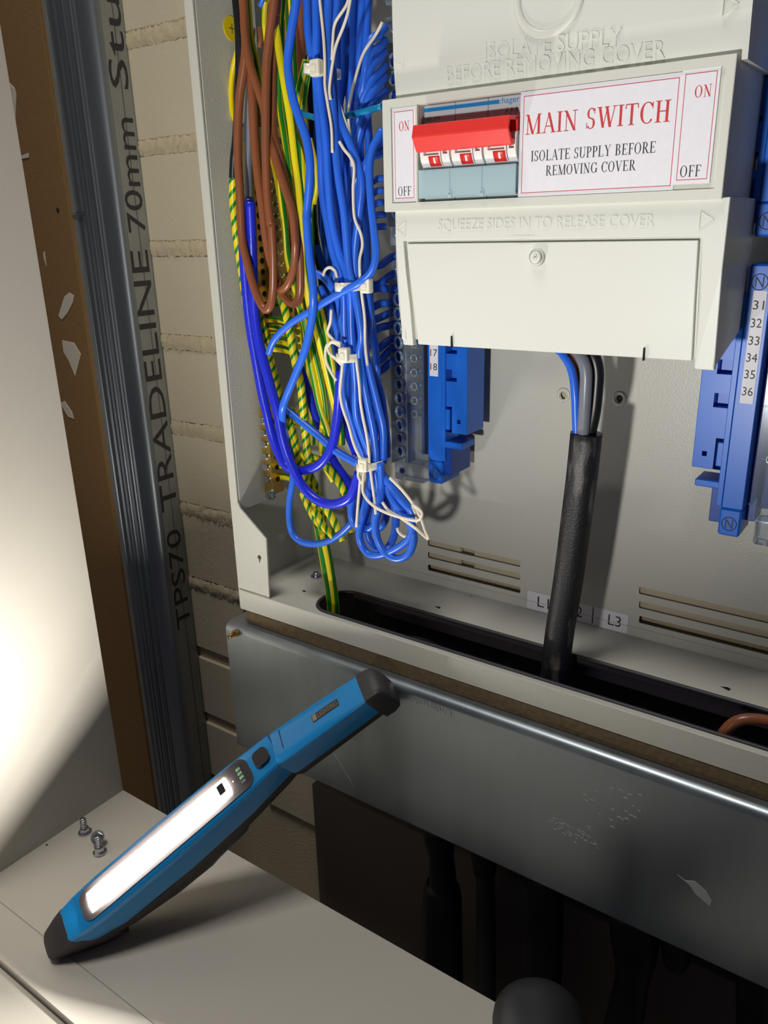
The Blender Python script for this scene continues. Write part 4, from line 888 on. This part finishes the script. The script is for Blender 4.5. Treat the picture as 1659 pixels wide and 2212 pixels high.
# --- thin cream wires
cr = [
 ('thin cream wire entering the first tie from the top', [(690, -30), (691, 0), (698, 69), (701, 114), (702, 150), (702, 185), (708, 225), (716, 275), (718, 330)], -3),
 ('thin cream wire slanting to the first tie from upper right', [(760, -20), (752, 25), (742, 57), (726, 98), (718, 140), (712, 190), (714, 215)], -3),
 ('thin cream wire curving alongside the slanting one near the top', [(757, -20), (748, 12), (724, 50), (719, 90), (717, 130)], 0),
 ('thin cream wire swinging down from the clear bar at the upper right', [(826, 48, 30), (810, 78), (785, 116), (767, 172), (755, 225), (753, 255), (757, 300, 30)], 30),
 ('thin cream wire passing behind the pale cyan wire', [(726, 190), (731, 218), (750, 275), (758, 310), (760, 360)], 6),
 ('thin cream wire zigzag right of the bundle at mid height', [(733, 306), (745, 325), (757, 340), (765, 362), (763, 412), (766, 470), (779, 503), (783, 530), (777, 562), (778, 600), (782, 640), (788, 690), (789, 745), (794, 790)], 0),
 ('thin cream hook left of the second tie', [(698, 596), (703, 583), (713, 578), (724, 586), (728, 600)], 0),
 ('thin cream wire curling left above the third tie', [(716, 668), (714, 695), (708, 718), (722, 736), (735, 748), (720, 740), (707, 745), (703, 762), (705, 782), (713, 800), (726, 822)], -4),
 ('small thin cream curl beside the third tie', [(736, 742), (718, 738), (708, 750), (713, 765), (724, 774), (738, 788)], -6),
 ('thin cream wire down the front left of the lower bundle', [(741, 770), (739, 800), (735, 846), (740, 880), (753, 918), (763, 955), (776, 985), (790, 1003)], -6),
 ('thin cream wire down the front middle of the lower bundle', [(770, 780), (776, 830), (779, 870), (785, 905), (792, 940), (797, 975), (798, 1000)], -5),
 ('thin cream tail hanging straight down on the left', [(781, 1005), (778, 1040), (774, 1085), (770, 1138)], -3),
 ('short thin cream tail hanging beside the straight one', [(776, 1010), (774, 1028), (783, 1044), (788, 1030), (786, 1010)], -5),
 ('thin cream tail hanging in the middle of the loops', [(799, 1005), (803, 1035), (807, 1065), (810, 1090), (812, 1110)], -4),
 ('thin cream tail sweeping right and curling back', [(787, 1010), (784, 1045), (786, 1068), (806, 1092), (838, 1109), (878, 1121), (903, 1124), (912, 1112), (905, 1100), (890, 1090)], -6),
 ('thin cream tail reaching furthest right to the slots', [(826, 1085), (840, 1103), (865, 1118), (900, 1143), (925, 1164), (918, 1145), (910, 1122), (893, 1090), (868, 1058), (842, 1032)], -2),
 ('thin cream curl hanging under the loops on the right', [(858, 1140), (862, 1150), (875, 1159), (890, 1154), (899, 1132), (898, 1112), (890, 1095)], 2),
 ('thin cream wire upright behind the upper bundle, right side', [(790, -20), (789, 60), (784, 120), (780, 150)], 40),
]
for lab, pts, y in cr: W(lab, WH, pts, y=y, rpx=3.3)
for k in range(6):
    x = 770+9*k; W('thin cream wire end in the shade beside the lower clear bar', WH, [(x+20, 640+45*k, 44), (x+10, 665+45*k), (x+16, 700+45*k, 44)], rpx=3, group='shaded cream wire ends')

# wires added mostly beyond the frame to absorb light bounced onto the cover side
for k in range(16):
    x = -22+4.6*k
    P = [Vector((x+rnd.uniform(-3, 3), 14+(k*7) % 50, z)) for z in (285, 180, 80, 0, -80, -170)]+[Vector((x, 40, -225))]
    b = NB(); tube(b, smooth_path(P), 2.3, 8); tag(obj('wire', b, ['w_black', BR, 'w_grey', 'w_black'][k % 4]), 'added wire blocking bounced light in the right-hand compartment beyond the frame edge', 'wire', 'added light-blocking wires in the right-hand compartment')
# --- cable ties: band round the bundle + square head
def tie(cx, cy, hw, y, head_px, lab, tilt=0., d=15):
    c = onY(cx, cy, y); k = depth(c)/FPX; t = thing('cable_tie', lab, 'cable tie', c)
    rx = hw*k; ring = []
    for i in range(33):
        a = 2*math.pi*i/32; ring.append(Vector((c.x+rx*math.cos(a), c.y+d*math.sin(a), c.z+math.cos(a)*rx*math.tan(math.radians(tilt)))))
    b = NB(); hb = 2.3; n = len(ring)-1
    ins = [[b.verts.new(Vector((p.x, p.y, p.z+s*hb))) for s in (-1, 1)] for p in ring[:-1]]
    out = [[b.verts.new(Vector((c.x+(p.x-c.x)*1.05, c.y+(p.y-c.y)*1.06, p.z+s*hb))) for s in (-1, 1)] for p in ring[:-1]]
    for i in range(n):
        j = (i+1) % n
        for f_ in ((out[i][0], out[j][0], out[j][1], out[i][1]), (ins[i][0], ins[i][1], ins[j][1], ins[j][0]), (out[i][1], out[j][1], ins[j][1], ins[i][1]), (out[i][0], ins[i][0], ins[j][0], out[j][0])): b.faces.new(f_)
    bmesh.ops.recalc_face_normals(b, faces=b.faces[:]); obj('band', b, 'tie', t, True)
    h = onY(head_px[0], head_px[1], y-d*.85); b = NB(); box(b, h.x-3.3, h.x+3.3, h.y-2.6, h.y+2.2, h.z-4.0, h.z+4.0, 1.1, 2); obj('head', b, 'tie', t)
    b = NB(); box(b, h.x-1.6, h.x+1.6, h.y-3.0, h.y-2.5, h.z-1.5, h.z+1.2, .3); obj('locking_pawl', b, 'tie', t)
tie(697, 155, 24, 6, (684, 147), 'white nylon cable tie at the top of the blue bundle', -8, 13)
tie(764, 617, 30, 6, (792, 617), 'white nylon cable tie partly under the crossing blue wire', 0, 13)
tie(766, 768, 30, 6, (745, 766), 'white nylon cable tie at the middle of the bundle, beside the cream curl', 0, 13)
tie(808, 1000, 30, 6, (787, 1004), 'white nylon cable tie lowest on the bundle, above the hanging loops', 8, 13)

# --- cables lying in the dark trunking, seen through the floor slot
tc_ = [
 ('black cable arching in the trunking under the slot', 'w_black', [(-300, 25, -300), (-270, 28, -262), (-235, 24, -258), (-200, 18, -262), (-150, 20, -285), (-100, 30, -310)], 4),
 ('blue cable lying in the trunking at the lower right', 'w_deep', [(-200, 30, -300), (-140, 16, -272), (-110, 15, -268), (-75, 15, -272), (-40, 20, -284), (10, 25, -300)], 3.6),
 ('brown cable looping out of the slot at the right edge', 'w_brown', [(-62, 11, -300), (-66, 11, -262), (-60, 14, -240), (-45, 20, -236), (-20, 26, -240), (10, 30, -250), (20, 34, -300)], 2.9),
 ('short blue wire crossing the black cables in the trunking', 'w_deep', [(-228, 20, -285), (-222, 26, -272), (-214, 34, -268), (-208, 40, -275)], 2.6),
]
for lab, mt_, pts, r in tc_:
    b = NB(); tube(b, smooth_path([Vector(p) for p in pts]), r, 10); tag(obj('cable', b, mt_), lab, 'cable')
for k in range(20):
    yy = 14+rnd.uniform(0, 50); zz = -300+rnd.uniform(-26, 24); mt_ = ['w_black', 'w_brown', 'w_black', 'w_grey', 'w_black', 'w_deep', 'w_brown'][k % 7]
    P = [Vector((x, yy+rnd.uniform(-5, 5), zz+rnd.uniform(-6, 6))) for x in (-395, -340, -270, -200, -120, -40, 60)]
    b = NB(); tube(b, smooth_path(P), rnd.uniform(2.6, 4.6), 8); tag(obj('cable', b, mt_), 'dark cable lying along the bottom of the trunking', 'cable', 'cables lying in the trunking')

# ================================================================== TORCH
def frame(P0, P1, roll):
    a = (P1-P0).normalized(); z = Vector((0, 0, 1)); n0 = (z-a*z.dot(a)).normalized(); s0 = a.cross(n0); q = math.radians(roll)
    n = n0*math.cos(q)+s0*math.sin(q); return a, a.cross(n), n
Jn = Vector(onY(592, 1624, -67.0))
Hn = Vector(onZ(106, 2036, -405.0))
Tn = Vector(onY(788, 1489, -31.0))
ROLL = 24
tq = thing('inspection_torch', 'blue and grey inspection torch with lit white strip, leaning on the trunking', 'torch', (Hn.x, Hn.y, -420))
def lofted(P0, a, s, n, stations, half):
    """stations: (u, [(s, n) section points]) ; half: closed ring"""
    b = NB(); rings = [[b.verts.new(P0+a*u+s*p[0]+n*p[1]) for p in sec] for u, sec in stations]
    k = len(rings[0])
    for i in range(len(rings)-1):
        for j in range(k): b.faces.new((rings[i][j], rings[i][(j+1) % k], rings[i+1][(j+1) % k], rings[i+1][j]))
    b.faces.new(rings[0][::-1]); b.faces.new(rings[-1]); bmesh.ops.recalc_face_normals(b, faces=b.faces[:]); return b
def sec_top(w, h, c, ct):   # blue shell: flat top half width w, chamfer c, down to depth -h, bottom width w+ct
    return [(-w-ct, -h), (-w-ct*.9, -c*2.2), (-w-ct*.3, -c*.7), (-w+c*.5, -.25), (-w*.5, 0), (0, .15), (w*.5, 0), (w-c*.5, -.25), (w+ct*.3, -c*.7), (w+ct*.9, -c*2.2), (w+ct, -h)]
def sec_bot(w, h, h2, ct):
    
    return [(w+ct, -h), (w+ct, -h-(h2-h)*.35), (w*.75, -h-(h2-h)*.8), (w*.35, -h2), (-w*.35, -h2), (-w*.75, -h-(h2-h)*.8), (-w-ct, -h-(h2-h)*.35), (-w-ct, -h)]
a, s, n = frame(Hn, Jn, ROLL); LH = (Jn-Hn).length
top = [(12, sec_top(10.6, 9, 1.8, 1)), (22, sec_top(12.4, 14, 2.2, 1.6)), (40, sec_top(13.2, 19, 2.4, 2.2)), (90, sec_top(13.2, 21, 2.4, 2.4)), (140, sec_top(12.4, 20, 2, 1.9)), (LH-8, sec_top(11.0, 17.5, 1.8, 1.2)), (LH, sec_top(10.6, 17, 1.8, 1.1))]
head = obj('head_shell', lofted(Hn, a, s, n, top, 0), 'torch_blue', tq); smooth_angle(head, 34)
bot = [(12, sec_bot(10.5, 8.8, 28, 1)), (24, sec_bot(12.3, 13.8, 35, 1.6)), (40, sec_bot(13.0, 18.8, 42, 2.4)), (66, sec_bot(13.2, 20.6, 50, 2.6)), (92, sec_bot(13.0, 20.8, 52, 2.6)), (99, sec_bot(12.8, 20.8, 50, 2.2)), (124, sec_bot(12.6, 20.6, 46, 2.0)), (128, sec_bot(12.4, 20.4, 42, 1.8)), (LH-12, sec_bot(10.9, 17.6, 36, 1.2)), (LH, sec_bot(10.5, 17, 32, .9))]
smooth_angle(obj('grip_belly', lofted(Hn, a, s, n, bot, 0), 'rubber', tq), 40)
def ring(w, t0, t1): return [(-w, t1), (-w*.9, t0+(t1-t0)*.2+0), (0, t0)]
def sec_cap(w, t_, b_): return [(-w, t_-3), (-w*.9, t_-.6), (-w*.5, t_), (0, t_+.1), (w*.5, t_), (w*.9, t_-.6), (w, t_-3), (w*1.04, (t_+b_)/2), (w*.9, b_+2), (w*.5, b_), (0, b_), (-w*.5, b_), (-w*.9, b_+2), (-w*1.04, (t_+b_)/2)]
cap = [(-8, sec_cap(7.0, -6.5, -13)), (-4.5, sec_cap(8.4, -3.6, -17)), (6, sec_cap(10.6, -.7, -26)), (12.5, sec_cap(11.9, .1, -30)), (20, sec_cap(13.2, -6.5, -34)), (30, sec_cap(13.8, -14, -37))]
smooth_angle(obj('nose_cap', lofted(Hn, a, s, n, cap, 0), 'rubber', tq), 40)
def plate(u0, u1, w, n0, n1, r, name, mt_, par, k=6, off=0.):
    b = NB(); pts = rrect(-w+off, w+off, u0, u1, r, k)
    v0 = [b.verts.new(Hn+a*p[1]+s*p[0]+n*n0) for p in pts]; v1 = [b.verts.new(Hn+a*p[1]+s*p[0]+n*n1) for p in pts]
    b.faces.new(v0[::-1]); b.faces.new(v1); m_ = len(pts)
    for i in range(m_): b.faces.new((v0[i], v0[(i+1) % m_], v1[(i+1) % m_], v1[i]))
    bmesh.ops.recalc_face_normals(b, faces=b.faces[:]); return obj(name, b, mt_, par)
plate(26, 158, 10.4, -.5, .55, 6.5, 'light_bezel', 'bezel', tq)
# the lit window: a slightly domed diffuser
b = NB(); w_, u0, u1 = 6.4, 32.5, 141
rows = []
for j in range(9):
    q = -1+2*j/8; rows.append([b.verts.new(Hn+a*(u0+(u1-u0)*i/10)+s*(w_*q)+n*(.8+2.4*(1-q*q)*min(1, (1-abs(2*i/10-1))*6+.15))) for i in range(11)])
for j in range(8):
    for i in range(10): b.faces.new((rows[j][i], rows[j][i+1], rows[j+1][i+1], rows[j+1][i]))
for f_ in b.faces:
    f_.normal_update()
    if f_.normal.dot(n) < 0: f_.normal_flip()
    f_.smooth = True
obj('led_window', b, 'led', tq)
plate(134.5, 139.5, 3.6, 2.2, 2.9, 1, 'window_sensor', 'chrome', tq)
for k in range(4): plate(149.5, 152.6, .9, .5, .75, .3, 'charge_segment', 'green_led' if k < 3 else 'ink_grey', tq, 2, -4.6+3.1*k)
plate(144.6, 145.6, .55, .5, .8, .5, 'charge_dot', 'white_plastic', tq, 3)
plate(162.5, 173, 5.2, -.2, 2.4, 3.2, 'button', 'bezel', tq)
# handle
a2, s2, n2 = frame(Jn, Tn, ROLL+2); LT = (Tn-Jn).length
topb = [(-.5, sec_top(10.9, 17, 1.8, 1.2)), (3, sec_top(11.2, 17.5, 1.8, 1.5)), (LT*.5, sec_top(10.6, 17, 1.8, 1.4)), (LT-8, sec_top(9.8, 16.5, 1.8, 1.2)), (LT-3.5, sec_top(9.6, 16.5, 1.8, 1.2))]
smooth_angle(obj('handle_shell', lofted(Jn, a2, s2, n2, topb, 0), 'torch_blue', tq), 34)
botb = [(-.5, sec_bot(10.7, 17, 27, 1.2)), (3, sec_bot(11.0, 17.5, 32, 1.5)), (LT-3, sec_bot(9.8, 16.5, 28, 1.2)), (LT, sec_bot(9.6, 16.5, 27, 1.1))]
smooth_angle(obj('handle_back', lofted(Jn, a2, s2, n2, botb, 0), 'rubber', tq), 40)
capb = [(LT-3.6, sec_cap(10.9, .3, -28.5)), (LT+3, sec_cap(10.9, .3, -28.8)), (LT+7.5, sec_cap(9.9, -.8, -27.5)), (LT+9.2, sec_cap(8, -3, -25))]
smooth_angle(obj('tail_cap', lofted(Jn, a2, s2, n2, capb, 0), 'rubber', tq), 45)
def plate2(u0, u1, sa, sb, n0, n1, name, mt_, r=.4):
    b = NB(); pts = rrect(sa, sb, u0, u1, r, 2)
    v0 = [b.verts.new(Jn+a2*p[1]+s2*p[0]+n2*n0) for p in pts]; v1 = [b.verts.new(Jn+a2*p[1]+s2*p[0]+n2*n1) for p in pts]
    b.faces.new(v0[::-1]); b.faces.new(v1); m_ = len(pts)
    for i in range(m_): b.faces.new((v0[i], v0[(i+1) % m_], v1[(i+1) % m_], v1[i]))
    bmesh.ops.recalc_face_normals(b, faces=b.faces[:]); return obj(name, b, mt_, tq)
plate2(6.2, 6.7, -9.0, 4.5, .05, .3, 'joint_line', 'black', .1)
bd = plate2(LT-40, LT-20, -3.4, 1.6, .0, .45, 'name_badge', 'bezel')
b = put_text('LIGHTING', Jn+a2*(LT-35.5)+s2*.9+n2*.5, a2*14.5, s2*-3.4, n2, .12); obj('badge_lettering', b, 'chrome', bd)
plate2(LT-39.5, LT-36.5, -3.0, 1.2, .4, .6, 'badge_emblem', 'chrome')

# ================================================================== LOOSE SCREWS ON THE CUPBOARD BASE
def loose_screw(base, axis, lab, hexh=True, L=9.0):
    base = Vector(base); ax_ = Vector(axis).normalized(); t = thing('hex_screw', lab, 'screw', base)
    b = NB(); cyl(b, base, base+ax_*1.2, 4.9, 4.9, 28); obj('flange', b, 'zinc', t, False)
    b = NB(); cyl(b, base+ax_*1.2, base+ax_*4.6, 3.6, 3.5, 6); obj('head', b, 'zinc', t)
    b = NB(); cyl(b, base+ax_*4.4, base+ax_*(L+4), 1.9, 1.8, 16)
    q = ax_.to_track_quat('Z', 'Y'); pth = [base+ax_*(5.4+k*.12)+q @ Vector((2.0*math.cos(k*.75), 2.0*math.sin(k*.75), 0)) for k in range(int((L-1.6)/.12))]
    tube(b, pth, .38, 6); obj('threaded_shank', b, 'zinc', t, True); return t
p = onZ(184, 1799, -420); loose_screw(p, (0, 0, 1), 'zinc hex flange screw standing on its head against the white side panel')
p = onZ(216, 1842, -420); loose_screw(p, (-.12, .1, 1), 'zinc hex flange screw standing on its head, nearest to the torch')
p = onZ(207, 1815, -414.5); t = thing('hex_screw', 'zinc hex screw leaning on the others with its cross-slot head facing up', 'screw', p)
ax_ = Vector((.35, -.55, .75)).normalized(); c0 = Vector(p)+Vector((0, 2, 1))
b = NB(); cyl(b, c0, c0+ax_*1.1, 4.9, 4.9, 28); obj('flange', b, 'zinc', t)
b = NB(); cyl(b, c0+ax_*1.1, c0+ax_*4.2, 3.7, 3.6, 6); obj('head', b, 'zinc', t)
q = ax_.to_track_quat('Z', 'Y'); mt4 = Matrix.Translation(c0+ax_*4.25) @ q.to_matrix().to_4x4()
b = NB(); box(b, -1.9, 1.9, -.45, .45, -.1, .15, 0, 1, mt4); box(b, -.45, .45, -1.9, 1.9, -.1, .15, 0, 1, mt4); obj('cross_slot', b, 'bezel', t)
b = NB(); cyl(b, c0, c0-ax_*7, 1.8, 1.7, 14); obj('threaded_shank', b, 'zinc', t)

# keep the nose resting on the board, not in it
lowest = min((v.co.z*S if False else v.co.z)+tq.location.z for ch in tq.children if ch.type == 'MESH' for v in ch.data.vertices)
for o_ in (tq,):
    if lowest < -.420: o_.location.z += -.420-lowest
